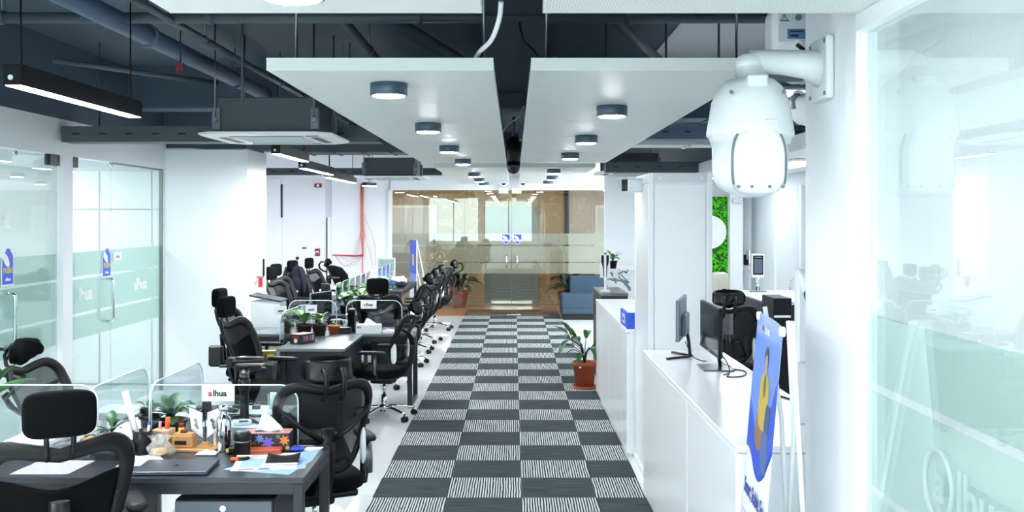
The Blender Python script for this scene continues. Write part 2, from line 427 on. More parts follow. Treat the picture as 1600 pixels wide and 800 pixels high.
text('etched_wordmark', 'alhua', WPLAS, w2, (XL + .0075, 10.03, 1.19), (0, 1, 0), (0, 0, 1), .17, bold=.02)
text('etched_wordmark', 'lhua', WPLAS, d2, (XL + .0075, 8.75, 1.19), (0, 1, 0), (0, 0, 1), .17, bold=.02)
text('etched_letter', 'a', WPLAS, d1, (XL + .0075, 7.40, 1.86), (0, 1, 0), (0, 0, 1), .2, bold=.03)
part(w2, 'edge_channel', STEEL, (XL - .012, 10.61, 0), (XL + .03, 10.628, 2.40))
part(w2, 'edge_channel', STEEL, (XL - .012, 9.31, 2.385), (XL + .03, 10.628, 2.40))

# ---- far wall, bulkhead and the lobby behind the glass
wf = room('wall_far')
part(wf, 'wall_section', WHITE, (-6.6, GY, 0), (-2.36, GY + .12, 3.35))
part(wf, 'wall_section', WHITE, (2.27, GY, 0), (4.6, GY + .12, 3.35))
part(wf, 'bulkhead', WHITE, (-2.36, GY - .04, 2.40), (2.27, GY + .12, 3.35))
part(wf, 'jamb', WPLAS, (-2.40, GY - .05, 0), (-2.33, GY + .12, 2.40))
part(wf, 'jamb', WPLAS, (2.25, GY - .05, 0), (2.31, GY + .12, 2.40))
xa = W(415, 0, GY).x
# shallow panels, doors and trim on the white far wall behind the desks
def on_far(name, m, x0, y0, x1, y1, t=.012, parent=wf, back=0.0):
    a, b = W(x0, y1, GY), W(x1, y0, GY); return part(parent, name, m, (a.x, GY - back - t, a.z), (b.x, GY - back, b.z))
on_far('wall_panel', WHITE, 338, 279, 438.5, 339.5, .02); on_far('shadow_slot', BLACKP, 439.5, 288, 441.5, 339.5, .021)
on_far('wall_panel', WHITE, 338, 341, 440.5, 480, .02); on_far('wall_panel', WHITE, 442.5, 281, 509, 480, .02)
on_far('trim_strip', GREYW, 509.5, 281, 518, 339, .008)
on_far('door_edge', BLACKP, 510.3, 340, 512, 478, .024); on_far('door_leaf', WHITE, 512, 340, 518, 478, .022)
on_far('wall_panel', WHITE, 518.5, 281, 563, 478, .02); on_far('wall_panel', WHITE, 563.6, 281, 608, 478, .02)
on_far('cable_trunking', WPLAS, 519, 397, 612, 400, .03)
# lobby
wb = room('wall_lobby')
part(wb, 'backing', MARB, (-3.6, 21.0, 0), (3.6, 21.1, 2.62))
xs = [-3.6, -2.75, -1.62, -.62]; xs2 = [.52, 1.05, 1.66, 2.62, 3.6]
for seq in (xs, xs2):
    for a, b in zip(seq, seq[1:]):
        for z0, z1 in ((0, 1.3), (1.3, 2.62)):
            part(wb, 'marble_slab', MARB, (a + .003, 20.96, z0 + .003), (b - .003, 21.0, z1 - .003), .003)
part(wb, 'marble_slab', MARB, (-.62, 20.96, 2.12), (.52, 21.0, 2.62))
part(wb, 'dark_post', DESKF, (1.08, 20.93, 0.0), (1.19, 20.965, 2.62))
struct('wall_lobby_side', MARB, (-3.7, 18.82, 0), (-3.6, 21.1, 2.62)); struct('wall_lobby_end', MARB, (3.6, 18.82, 0), (3.7, 21.1, 2.62))
el = room('door_3')
for a, b in ((-.5, -.052), (-.048, .4)):
    part(el, 'elevator_leaf', STEEL, (a, 20.985, .01), (b, 21.0, 2.06))
    part(el, 'kick_plate', STEELC, (a + .005, 20.978, .03), (b - .005, 20.985, .14))
part(el, 'door_jamb', STEEL, (-.62, 20.94, 0), (-.5, 21.0, 2.12)); part(el, 'door_jamb', STEEL, (.4, 20.94, 0), (.52, 21.0, 2.12)); part(el, 'door_head', STEEL, (-.5, 20.94, 2.06), (.4, 21.0, 2.12))
for nm, xs_ in (('door_4', (-2.62, -2.16, -1.72)), ('door_5', (1.8, 2.3, 2.6))):
    dd = room(nm)
    for a, b in zip(xs_, xs_[1:]): part(dd, 'door_leaf', GREYW, (a + .004, 20.93, .01), (b - .004, 20.96, 2.08))
    part(dd, 'door_frame', WPLAS, (xs_[0] - .06, 20.93, 0), (xs_[0], 20.965, 2.14)); part(dd, 'door_frame', WPLAS, (xs_[-1], 20.93, 0), (xs_[-1] + .06, 20.965, 2.14)); part(dd, 'door_frame', WPLAS, (xs_[0], 20.93, 2.08), (xs_[-1], 20.965, 2.14))
bounds = [-2.33, -.95, -.045, .86, 2.25]
names = ['window_3', 'door_6', 'door_7', 'window_4']
lg = []
for nm, a, b in zip(names, bounds, bounds[1:]):
    d = room(nm); lg.append(d)
    part(d, 'glass_pane', GLASSF, (a + .003, GY, .02), (b - .003, GY + .012, 2.40))
    film(d, a + .003, b - .003, GY + .0125, GY + .0133, FROSTF, 1)
    if nm.startswith('door'):
        hx = -.14 if nm == 'door_6' else .06
        MB().cyl((hx, GY - .05, .92), (hx, GY - .05, 1.16), .012, n=8).build('handle', STEELC, d)
        for hz in (.95, 1.13): MB().cyl((hx, GY - .05, hz), (hx, GY, hz), .008, n=8).build('handle_fixing', STEELC, d)
        sticker(d, (-.15 if nm == 'door_6' else .07, GY - .0015, 1.46), (1, 0, 0), (0, -1, 0), .15, .19, True)
for x in (-.2, .05):
    o = MB().lohi((x - .09, GY - .1, 2.335), (x + .09, GY - .042, 2.45), .006).build('magnetic_lock', WPLAS)
    tag(o, ('white magnetic lock box above the lobby door leaf towards the desks' if x < -.1 else 'white magnetic lock box above the lobby door leaf towards the sofa'), 'lock')
logo(lg[3], MARB, W(973, 396, GY) - Vector((0, .004, 0)), (-1, 0, 0), (0, 0, 1), .17)
logo(lg[0], MARB, W(687, 400, GY) - Vector((0, .004, 0)), (-1, 0, 0), (0, 0, 1), .17)
for i, x in enumerate((-2.9, -2.35, -1.8, -1.2, -.55, .1, .75, 1.4, 2.0, 2.7)):  # small lights out of view, added to brighten the lobby
    o = thing('lobby_fill_light', 'small round lobby fill light added out of view, ' + ['first', 'second', 'third', 'fourth', 'fifth', 'sixth', 'seventh', 'eighth', 'ninth', 'tenth'][i] + ' from the desk side', 'ceiling light', (x, 20.0, 2.62), group='added lobby fill lights')
    MB().cyl((0, 0, -.012), (0, 0, 0), .075, n=16).build('trim_ring', STEELC, o); MB().cyl((0, 0, -.016), (0, 0, -.0125), .06, n=16).build('diffuser', E_WARM, o)

# ---- wall beside the camera with the big pane, and the room behind it
wr = room('wall_right')
part(wr, 'wall_end', WHITE, (1.10, 3.10, 0), (1.22, 3.69, 3.35))
part(wr, 'header', WHITE, (1.10, -3.5, 2.52), (1.22, 3.10, 3.35))
part(wr, 'pane_frame', WPLAS, (1.085, 3.10, 0), (1.10, 3.20, 2.535), .002)
part(wr, 'pane_frame', WPLAS, (1.085, -3.4, 2.462), (1.12, 3.10, 2.535), .002)
part(wr, 'wall_end', WHITE, (1.10, -3.5, 0), (1.22, -.2, 2.52))
w5 = side_glass('window_5', 1.125, -.2, 3.10, GLASSR, FROST, 2.475, 1)
o0 = W(1462, 757, 1528 * 1.11 / (1462 - 803)); o0.x = 1.1165
logo(w5, FROSTW, o0, (0, -1, 0), (0, 0, 1), .165)
text('etched_line', 'TECHNOLOGY', FROSTW, w5, o0 + Vector((0, -.3, -.14)), (0, -1, 0), (0, 0, 1), .05)
struct('wall_meeting_end', WHITE, (1.22, 3.60, 0), (4.6, 3.69, 3.35))
struct('wall_meeting_side', WHITE, (3.6, -3.5, 0), (3.7, 3.6, 3.35))
struct('ceiling_meeting', WHITE, (1.22, -3.5, 2.75), (3.6, 3.6, 2.82))

# ---- office behind the white counters
wo = room('wall_office')
part(wo, 'wall_section', GREYW, (3.4, 3.69, 0), (3.5, 14.0, 3.35))
part(wo, 'wall_section', WHITE, (1.3, 14.0, 0), (3.5, 14.1, 3.35))
part(wo, 'white_soffit', WHITE, (2.3, 6.5, 2.42), (3.4, 14.0, 2.55))
d8 = room('door_8')
part(d8, 'door_leaf', GREYW, (3.37, 11.55, .01), (3.4, 12.55, 2.2)); part(d8, 'door_frame', WPLAS, (3.365, 11.45, 0), (3.4, 11.55, 2.26)); part(d8, 'door_frame', WPLAS, (3.365, 12.55, 0), (3.4, 12.65, 2.26))
MB().tube([(3.37, 11.75, 1.15), (3.33, 11.75, 1.12), (3.32, 11.75, 1.03), (3.33, 11.75, .94), (3.37, 11.75, .91)], .009, 8).build('handle', STEELC, d8)
wp = room('trim_1')
a, b = W(1141, 0, 13.7), W(1161, 0, 13.7); part(wp, 'pier', WHITE, (a.x, 13.7, 0), (b.x, 14.0, 2.42)); part(wp, 'door_closer', GREYW, (a.x + .02, 13.62, 2.08), (b.x - .02, 13.7, 2.15), .004)

# ---- back wall behind the camera, with windows
bk = room('wall_back')
part(bk, 'wall_section', WHITE, (-6.6, -3.6, 0), (4.6, -3.5, .9)); part(bk, 'wall_section', WHITE, (-6.6, -3.6, 2.7), (4.6, -3.5, 3.35))
for a, b in ((-6.6, -3.6), (-1.45, -1.25), (.8, 4.6)): part(bk, 'wall_section', WHITE, (a, -3.6, .9), (b, -3.5, 2.7))
for nm, a, b in (('window_6', -3.6, -1.45), ('window_7', -1.25, .8)):
    wn = room(nm); part(wn, 'glass_pane', GLASSP, (a, -3.555, .9), (b, -3.545, 2.7))
    for k in range(3): xx = a + (b - a - .05) * k / 2; part(wn, 'mullion', WPLAS, (xx, -3.58, .9), (xx + .05, -3.52, 2.7))

# ---- dark beams and ducts of the ceiling
def dark(name, m, lo, hi): return struct(name, m, lo, hi)
dark('beam_1', DARKC, (-6.5, 9.6, 2.95), (3.4, 9.95, 3.35)); dark('beam_2', DARKC, (-6.5, 14.2, 2.85), (3.4, 14.6, 3.35))
dark('beam_3', DARKC, (-.22, 3.3, 3.1), (.22, 18.6, 3.35))
struct('ceiling_lit_patch', GREYW, (1.25, 6.6, 3.33), (3.4, 9.55, 3.352))  # pale board standing in for the lit stretch of the dark slab
# ================================================================ CARPET
cr = thing('carpet_runner', 'grey runner of checkered striped and plain carpet tiles along the aisle', 'carpet')
pm = {}
edges = [-.945, -.446, .054, .554, .885]
for r in range(-6, 36 - 0):
    y0 = 6.519 + .5 * (r - 8)
    if y0 < 1.4 or y0 > 18.3: continue
    for c in range(4):
        k = (c, (r + c) % 2)
        if k not in pm:
            o = MB().lohi((edges[c] + .0012, .0012, 0), (edges[c + 1] - .0012, .4988, .009), .002).build('carpet_tile', CARP_D if k[1] == 0 else CARP_S, cr); pm[k] = o.data
        else:
            o = bpy.data.objects.new('carpet_tile', pm[k]); C.objects.link(o); o.parent = cr
        o.location = (rnd.uniform(-.002, .002), y0, rnd.uniform(0, .0008))
dm = thing('door_mat', 'brown ribbed door mat lying across the lobby glass doors', 'mat', (0, 0, 0))
part(dm, 'mat_body', MATBR, (-.95, 18.53, 0), (.87, 19.8, .012), .003)
part(dm, 'floor_spring_cover', STEELC, (-.13, 18.62, .012), (.13, 18.78, .02), .004); part(dm, 'floor_spring_cover', BLACKP, (.66, 18.62, .012), (.88, 18.76, .02), .004); part(dm, 'floor_spring_cover', STEELC, (-.93, 18.62, .012), (-.8, 18.76, .02), .004)

# ================================================================ CEILING: hanging panels, lamps, pipes, cassettes
PZ = 2.518
def cloud(x0, x1, y0, y1, label, m, n):
    t = thing('ceiling_panel', label, 'ceiling panel', ((x0 + x1) / 2, (y0 + y1) / 2, PZ), group='hanging white ceiling panels')
    hx, hy = (x1 - x0) / 2, (y1 - y0) / 2
    for k in range(n):
        a, b = -hy + 2 * hy * k / n, -hy + 2 * hy * (k + 1) / n
        part(t, 'panel_tile', m, (-hx, a + .0015, 0), (hx, b - .0015, .05), .003)
    part(t, 'edge_strip', CLOUD, (-hx, -hy - .006, 0), (hx, -hy, .055)); part(t, 'edge_strip', CLOUD, (-hx, hy, 0), (hx, hy + .006, .055))
    for sx in (-.85, .9):
        for yy in (-hy + .25, hy - .25): MB().cyl((sx * hx, yy, .05), (sx * hx, yy, 3.35 - PZ), .006, n=6).build('hanger_rod', STEEL, t)
    return t
cloud(-1.082, -.1, -1.6, 3.07, 'white hanging ceiling panel overhead, over the desk side of the aisle', CLOUD, 4)
cloud(.09, 1.082, -1.6, 3.07, 'white hanging ceiling panel overhead, beside the big wall camera', PERF, 4)
cloud(-1.082, -.09, 4.28, 11.5, 'plain white hanging ceiling panel over the desk side with four round lights', CLOUD, 6)
cloud(.075, 1.082, 4.28, 11.5, 'perforated white hanging ceiling panel with three lights over the counter side', PERF, 6)
cloud(-1.03, -.09, 12.55, 18.5, 'short far hanging ceiling panel towards the desks, next to the lobby glass', CLOUD, 5)
cloud(.09, 1.05, 12.55, 18.5, 'short far hanging ceiling panel towards the sofa, next to the lobby glass', CLOUD, 5)
ORD = ['first', 'second', 'third', 'fourth', 'fifth', 'sixth', 'seventh', 'eighth', 'ninth', 'tenth']
HOUS = mat('lamp_housing_grey', (70, 88, 104), 0.35, .4)
src = None
for side, nm, pts in ((-1, 'desk side', [(-.6, 4.69), (-.585, 6.67), (-.58, 8.75), (-.56, 10.75), (-.565, 14.0), (-.56, 15.95), (-.55, 17.9), (-.59, 2.6), (-.59, .6), (-.59, -1.2)]),  # in both rows the last three are unseen, added for frontal fill
                      (1, 'counter side', [(.565, 5.64), (.568, 7.68), (.56, 9.74), (.53, 13.0), (.59, 15.1), (.6, 17.1), (.58, 2.2), (.58, .2), (.58, -1.4)])):
    for i, (x, y) in enumerate(pts):
        lb = f'round grey surface downlight, {ORD[i]} of the ceiling row over the {nm} of the aisle'
        if src is None:
            src = thing('downlight', lb, 'ceiling light', (x, y, PZ), group='round downlights under the ceiling panels')
            MB().lathe([(0, 0), (.087, 0), (.09, -.004), (.09, -.056), (.086, -.06), (.078, -.06), (.078, -.05), (0, -.05)], n=28).build('housing', HOUS, src)
            MB().lathe([(0, -.0505), (.077, -.0505), (.076, -.062), (.06, -.066), (0, -.067)], n=28).build('diffuser', E_DOWN, src)
        else: copy_to(src, (x, y, PZ), None, lb)

def linear(x, y0, y1, zb, label, rods=True, wd=.085, along='y', parent_group='black linear pendant lamps', em=None):
    L = (y1 - y0)
    t = thing('linear_lamp', label, 'lamp', (x, (y0 + y1) / 2, zb), group=parent_group); h = L / 2; a = wd / 2
    b = MB(); b.prism([(-a, 0), (-a, .095), (a, .095), (a, 0), (a - .006, 0), (a - .006, .012), (-a + .006, .012), (-a + .006, 0)], 1, -h, h); b.build('housing', BLACKP, t)
    for s in (-1, 1): part(t, 'end_cap', BLACKP, (-a, s * h - .004, 0), (a, s * h + .004, .095), .002)
    part(t, 'diffuser', em or E_STRIP, (-a + .007, -h + .006, -.002), (a - .007, h - .006, .011))
    for s in (-.9, .9): MB().tube([(0, s * h, .095), (0, s * h + .01, .14), (0, s * h, .22), (0, s * h, 3.35 - zb)], .005, 6).build('suspension_cord', BLACKP, t)
    MB().cyl((-a + .035, -h - .004, .035), (-a + .035, -h - .008, .035), .012, n=10).build('end_screw', WPLAS, t)
    return t
linear(-2.27, 4.43, 5.86, 2.475, 'black linear lamp nearest the camera, hanging before the glass doors')
linear(-2.24, 9.2, 10.5, 2.475, 'black linear lamp hanging in front of the white pillar edge')
linear(-2.36, 10.9, 12.6, 2.425, 'black linear lamp, middle one of the three in line past the pillar')
linear(-2.44, 12.8, 14.9, 2.40, 'black linear lamp, farthest of the three in line past the pillar')
o = thing('linear_lamp', 'short white-lit lamp hanging over the orange cable bundle', 'lamp', W(577, 290, 16.5), R(62))
part(o, 'housing', BLACKP, (-.14, -.05, .0), (.14, .05, .05), .004); part(o, 'diffuser', E_STRIP, (-.13, -.045, -.012), (.13, .045, .0)); MB().cyl((0, 0, .05), (0, 0, 3.35 - o.location.z), .005, n=6).build('suspension_cord', BLACKP, o)
# lamps of the rooms outside the frame
for i, (x, y, z, wd, ln) in enumerate(((-5.2, 6.4, 2.61, .3, 1.2), (-5.2, 9.7, 2.61, .3, 1.2), (2.4, 1.6, 2.745, .6, 1.2), (2.5, 7.0, 2.415, .3, 1.2), (2.75, 9.6, 2.415, .3, 1.2), (2.75, 12.3, 2.415, .3, 1.2))):
    t = thing('ceiling_lamp', ['flat white ceiling lamp in the room behind the first glass door', 'flat white ceiling lamp in the room behind the second glass door', 'square white ceiling lamp in the room behind the big pane', 'flat lamp under the white soffit behind the counter, first', 'flat lamp under the white soffit behind the counter, second', 'flat lamp under the white soffit near the moss wall'][i], 'ceiling light', (x, y, z))
    part(t, 'frame', WPLAS, (-wd / 2 - .02, -ln / 2 - .02, -.02), (wd / 2 + .02, ln / 2 + .02, 0)); part(t, 'diffuser', (E_ROOM, E_ROOM, E_PANE, E_OFFICE, E_OFFICE, E_OFFICE)[i], (-wd / 2, -ln / 2, -.026), (wd / 2, ln / 2, -.02))
for x, y, lb in ((-2.3, .6, 'added as fill between the camera and the first glass door'), (-2.3, -1.8, 'added as fill closest to the back windows'), (-4.4, 13.0, 'hidden behind the white pillar'), (-4.4, 16.0, 'in the corner of the far white wall'), (-2.3, 2.7, 'added as fill just short of the nearest visible lamp'), (2.0, 16.3, 'above the sofa side of the lobby glass')):  # those around and behind the camera are added for frontal fill
    linear(x, y - .7, y + .7, 2.475, 'black linear pendant lamp ' + lb, parent_group='linear lamps outside the photo')

def cassette(x0, x1, y0, y1, zp, ztop, label, inset=.13):
    t = thing('ceiling_air_conditioner', label, 'air conditioner', ((x0 + x1) / 2, (y0 + y1) / 2, zp)); hx, hy = (x1 - x0) / 2, (y1 - y0) / 2; c = .12
    bx, by = hx - inset, hy - inset
    part(t, 'body', DUCT, (-bx, -by, .03), (bx, by, ztop - zp), .006)
    part(t, 'gasket', BLACKP, (-bx - .01, -by - .01, .022), (bx + .01, by + .01, .04))
    oc = lambda x, y, k: [(-x + k, -y), (x - k, -y), (x, -y + k), (x, y - k), (x - k, y), (-x + k, y), (-x, y - k), (-x, -y + k)]
    b = MB(); b.ring_loft([[Vector((u, v, z)) for u, v in oc(hx - d, hy - d, .1)] for z, d in ((.026, .0), (.012, .0), (0, .03))], smooth=False); b.build('face_panel', WPLAS, t)
    part(t, 'intake_grille', GREYW, (-hx * .5, -hy * .5, -.006), (hx * .5, hy * .5, .0), .003)
    for k in range(8): part(t, 'grille_slat', SEAM, (-hx * .47, -hy * .47 + k * hy * .13, -.009), (hx * .47, -hy * .47 + k * hy * .13 + .012, -.006))
    for s in (-1, 1):
        part(t, 'air_outlet', BLACKP, (-hx * .55, s * hy * .7 - .03, -.003), (hx * .55, s * hy * .7 + .03, .004)); part(t, 'air_outlet', BLACKP, (s * hx * .7 - .03, -hy * .55, -.003), (s * hx * .7 + .03, hy * .55, .004))
        part(t, 'vane', GREYW, (-hx * .55, s * hy * .7 - .012, -.008), (hx * .55, s * hy * .7 + .02, -.003))
    part(t, 'display_window', BLACKP, (hx * .62, -hy * .88, -.003), (hx * .8, -hy * .78, .004))
    for sx in (-1, 1):
        for sy in (-1, 1):
            br = part(t, 'hanging_bracket', GREYP, (sx * bx - .03, sy * by - .03, .05), (sx * bx + .03, sy * by + .03, .21), .004)
            MB().cyl((sx * bx, sy * (by + .045), .1), (sx * bx, sy * (by + .045), 3.35 - zp), .006, n=6).build('hanger_rod', STEEL, t)
            MB().cyl((sx * bx, sy * (by + .055), .12), (sx * bx, sy * (by + .03), .12), .018, n=6).build('bracket_bolt', STEEL, t)
    return t
cassette(-2.31, -1.33, 7.05, 8.0, 2.47, 2.76, 'white ceiling cassette air conditioner nearest the camera, with grey box body')
cassette(-2.14, -1.19, 13.0, 13.95, 2.405, 2.68, 'white ceiling cassette air conditioner farther back, past the linear lamps')
cassette(1.12, 2.07, 13.0, 13.95, 2.47, 2.74, 'white ceiling cassette air conditioner above the tall white rack')

def tray(x0, x1, y, z0, z1, m, label, slots=True, step=.27):
    t = thing('cable_tray', label, 'cable tray', ((x0 + x1) / 2, y, z0)); hx = (x1 - x0) / 2
    b = MB(); b.prism([(-.12, 0), (.12, 0), (.12, z1 - z0), (.116, z1 - z0), (.116, .004), (-.116, .004), (-.116, z1 - z0), (-.12, z1 - z0)], 0, -hx, hx)
    b.build('channel', m, t); part(t, 'end_plate', m, (-hx - .003, -.12, 0), (-hx, .12, z1 - z0))
    k = -hx + .12
    while k < hx - .1 and slots:
        part(t, 'slot', BLACKP, (k - .03, -.1215, (z1 - z0) * .52 - .006), (k + .03, -.1195, (z1 - z0) * .52 + .006)); k += step
    for s in (-.8, .8): MB().cyl((s * hx, 0, z1 - z0), (s * hx, 0, 3.35 - z0), .005, n=6).build('hanger_rod', STEEL, t)
    return t
tray(-3.76, -1.12, 8.25, 2.505, 2.635, DUCT, 'dark slotted cable tray crossing above the glass doors', step=.22)
tray(.05, 3.3, 8.95, 2.585, 2.71, DUCTB, 'blue-grey slotted cable tray behind the dome camera', step=.2)
tray(-4.6, -1.12, 15.1, 2.53, 2.635, DUCT, 'dark slotted cable tray behind the row of linear lamps')
tray(1.15, 3.2, 12.3, 2.44, 2.57, DUCT, 'dark slotted cable tray over the tall white rack')
def duct(lo, hi, m, label, n=5, axis=0):
    lo, hi = Vector(lo), Vector(hi); t = thing('air_duct', label, 'duct', (lo + hi) / 2); h = (hi - lo) / 2
    for k in range(n):
        a = Vector(-h); b = Vector(h); L = 2 * h[axis]; a[axis] = -h[axis] + L * k / n + .004; b[axis] = -h[axis] + L * (k + 1) / n - .004
        part(t, 'duct_section', m, a, b, .004)
        if k: c0 = Vector(-h) - Vector((.012, .012, .012)); c1 = Vector(h) + Vector((.012, .012, .012)); c0[axis] = -h[axis] + L * k / n - .015; c1[axis] = c0[axis] + .03; part(t, 'flange', m, c0, c1)
    return t
duct((-2.8, 11.6, 2.65), (-1.12, 12.1, 2.85), DUCT, 'dark rectangular duct crossing behind the nearest air conditioner')
duct((1.1, 10.2, 2.63), (3.3, 10.6, 2.69), GREYW, 'pale flat duct crossing above the tall white rack', 3)
duct((1.1, 9.1, 2.8), (3.3, 9.5, 2.94), DUCTB, 'blue-grey rectangular duct crossing behind the wall camera', 3)
def pipe(pts, r, m, label, name='ceiling_pipe', clips=0, seg=10):
    t = thing(name, label, 'pipe', pts[0]); o = Vector(pts[0]); q = [Vector(p) - o for p in pts]
    MB().tube(q, r, seg).build('pipe_body', m, t)
    for k in range(clips):
        p = q[0].lerp(q[-1], (k + .5) / clips); ax = (q[-1] - q[0]).normalized()
        MB().cyl(p - ax * .02, p + ax * .02, r * 1.25, n=10).build('pipe_clamp', m, t); MB().cyl(p, (p.x, p.y, 3.35 - o.z), .006, n=6).build('hanger_rod', STEEL, t)
    return t
pipe([(-3.75, 5.95, 3.09), (2.6, 5.95, 3.09)], .034, DUCT, 'dark pipe running across the ceiling behind the overhead panels', clips=5)
pipe([(-2.42, 3.4, 3.075), (-2.42, 9.5, 3.075)], .065, DUCTB, 'thick blue-grey pipe running along the ceiling above the desks', clips=3, seg=14)
pipe([(-2.08, 3.4, 3.07), (-2.08, 14.0, 3.07)], .024, DUCT, 'thin dark pipe beside the thick one above the desks', clips=5)
pipe([(-1.06, 6.0, 3.1), (-1.06, 13.0, 3.1)], .03, DUCT, 'dark pipe above the panel edge over the desk side', clips=3)
pipe([(-3.3, 7.0, 3.0), (-2.3, 7.6, 2.92)], .02, DUCT, 'short dark pipe stub joining the nearest air conditioner', clips=0)
pipe([(.55, 5.95, 3.13), (1.2, 7.9, 3.13)], .045, DUCT, 'slanting dark strut above the perforated panel', name='ceiling_strut', seg=4)
pipe([(-.86, 5.95, 3.14), (-.2, 9.0, 3.14)], .06, DARKC, 'broad slanting dark strut above the plain panel', name='ceiling_strut', seg=4)
for i, (x, y) in enumerate(((.98, 6.3), (1.32, 6.3), (1.8, 6.3), (-1.75, 6.3), (.66, 7.0))):
    o = MB().cyl((0, 0, 2.6 - 3.35), (0, 0, 0), .008, n=6).build('threaded_rod', DUCT); o.location = (x, y, 3.35)
    tag(o, 'thin dark threaded rod hanging ' + ['over the inner edge of the perforated panel', 'halfway between perforated panel and dome camera', 'just above the dome camera arm', 'over the desks beside the nearest air conditioner', 'behind the slanting strut'][i], 'rod', 'hanging threaded rods')
# cables in the ceiling gap
def cable(pts, r, m, label, name='cable', group=None):
    P = [Vector(p) for p in pts]; out = []
    for i in range(len(P) - 1):
        p0, p1, p2, p3 = P[max(i - 1, 0)], P[i], P[i + 1], P[min(i + 2, len(P) - 1)]
        for k in range(6):
            t = k / 6; out.append(.5 * ((2 * p1) + (p2 - p0) * t + (2 * p0 - 5 * p1 + 4 * p2 - p3) * t * t + (3 * p1 - p0 - 3 * p2 + p3) * t ** 3))
    out.append(P[-1])
    return tag(MB().tube(out, r, 6).build(name, m), label, 'cable', group)
cable([W(783, 2, 4.0), W(780, 30, 4.05), W(768, 62, 4.15), W(750, 80, 4.3), (-.2, 4.5, 2.585), (-.35, 4.9, 2.58)], .011, WPLAS, 'thick white cable dropping into the gap between the overhead panels')
cable([W(812, 35, 5.0), W(818, 62, 5.0), W(840, 88, 5.1), (.2, 5.4, 2.585)], .006, BLACKP, 'thin black cable hanging behind the perforated panel')
cable([W(819, 166, 8.3), W(808, 185, 8.2), W(796, 192, 8.1), W(786, 205, 8.0)], .006, WPLAS, 'thin white cable crossing the gap between the panels')
o = thing('safety_tag', 'small red tag hanging on a cord from the thin ceiling pipe', 'tag', W(282, 98, 6.2))
MB().cyl((0, 0, 0), (.0, 0, .32), .004, n=6).build('cord', BLACKP, o); part(o, 'tag_body', MAROON, (-.022, -.01, -.05), (.022, .01, .0), .004); part(o, 'tag_tail', MAROON, (-.03, -.008, -.065), (-.006, .008, -.03), .003)
# black dome camera and bullet cameras at the lobby end
t = thing('dome_camera', 'black ball dome camera hanging between the panels near the lobby', 'camera', W(802.5, 240, 11.9))
MB().lathe([(0, .2), (.05, .2), (.095, .16), (.1, .02), (.085, -.09), (.08, -.1), (0, -.1)], n=20).build('housing', BLACKP, t)
MB().lathe([(.083, -.1), (.084, -.16), (.07, -.21), (.045, -.24), (0, -.25)], n=20).build('ball', SCREEN, t)
MB().cyl((0, 0, .2), (0, 0, 3.1 - t.location.z), .02, n=8).build('drop_pole', DUCT, t); part(t, 'mount_wing', BLACKP, (-.14, -.03, -.06), (.14, .03, .02), .01)
for px, lb in ((787, 'small white bullet camera on the bulkhead, beside the black dome towards the desks'), (817, 'small white bullet camera with black lens on the bulkhead, towards the sofa')):
    t = thing('bullet_camera', lb, 'camera', W(px, 285.5, GY - .2))
    MB().cyl((0, -.14, .0), (0, .06, .01), .075, .085, 16).build('body', WPLAS, t); MB().cyl((0, -.145, 0), (0, -.139, 0), .05, n=16).build('lens', SCREEN, t)
    MB().tube([(0, .02, .07), (0, .08, .13), (0, .158, .15)], .03, 8).build('bracket', WPLAS, t)
# ================================================================ RIGHT SIDE: counters, rack, camera, banner
t = thing('white_counter', 'long white counter nearest the camera with two monitors on it', 'counter', (1.14, 5.2, 0)); L = lambda x, y, z: (x - 1.14, y - 5.2, z)
part(t, 'worktop', GLOSSW, L(.872, 3.84, .95), L(1.40, 6.635, .977), .003)
part(t, 'carcass', GLOSSW, L(.892, 3.86, .06), L(1.395, 6.62, .95)); part(t, 'plinth', GREYW, L(.91, 3.88, 0), L(1.38, 6.6, .06))
for a, b in ((3.86, 4.93), (5.0, 6.62)): part(t, 'front_panel', GLOSSW, L(.876, a, .03), L(.892, b - .004, .945), .002)
part(t, 'post', WPLAS, L(.874, 4.935, .02), L(.893, 4.995, .948), .002)
part(t, 'end_panel', GLOSSW, L(.885, 3.848, .03), L(1.395, 3.86, .945), .002)
t = thing('low_cabinet', 'low white storage cabinet past the tall rack, beside the potted floor plant', 'cabinet', (1.1, 9.1, 0)); L = lambda x, y, z: (x - 1.1, y - 9.1, z)
part(t, 'cabinet_top', GLOSSW, L(.876, 7.63, .976), L(1.32, 10.5, 1.0), .003); part(t, 'body', GLOSSW, L(.9, 7.64, .03), L(1.31, 10.49, .976)); part(t, 'base', GREYW, L(.91, 7.66, 0), L(1.3, 10.48, .03))
for a, b in ((7.64, 8.0), (8.0, 9.15), (9.15, 10.49)): part(t, 'door', GLOSSW, L(.882, a + .004, .035), L(.9, b - .004, .972), .002)
t = thing('tall_rack', 'tall white boxed rack with bolted corner rails behind the monitors', 'rack', (1.162, 7.22, 0)); L = lambda x, y, z: (x - 1.162, y - 7.22, z)
part(t, 'core', WPLAS, L(.955, 6.835, .03), L(1.37, 7.605, 2.175)); part(t, 'base_plinth', WPLAS, L(.93, 6.81, 0), L(1.395, 7.625, .05), .004)
for x in (.941, 1.349):
    for y in (6.82, 7.585): part(t, 'corner_rail', WPLAS, L(x, y, .04), L(x + .035, y + .035, 2.187), .004)
part(t, 'top_rail', GREYW, L(.976, 6.822, 2.12), L(1.349, 6.835, 2.187), .003); part(t, 'top_rail', GREYW, L(.943, 6.855, 2.12), L(.955, 7.585, 2.187), .003)
part(t, 'door_panel', GLOSSW, L(.985, 6.826, .06), L(1.34, 6.8345, 2.11), .003); part(t, 'side_panel', GLOSSW, L(.946, 6.86, .06), L(.9555, 7.58, 2.11), .003)
for x in (1.02, 1.31):
    for z in (2.15, 2.03, .25): MB().cyl(L(x, 6.818, z), L(x, 6.827, z), .011, n=10).build('bolt', WPLAS, t)
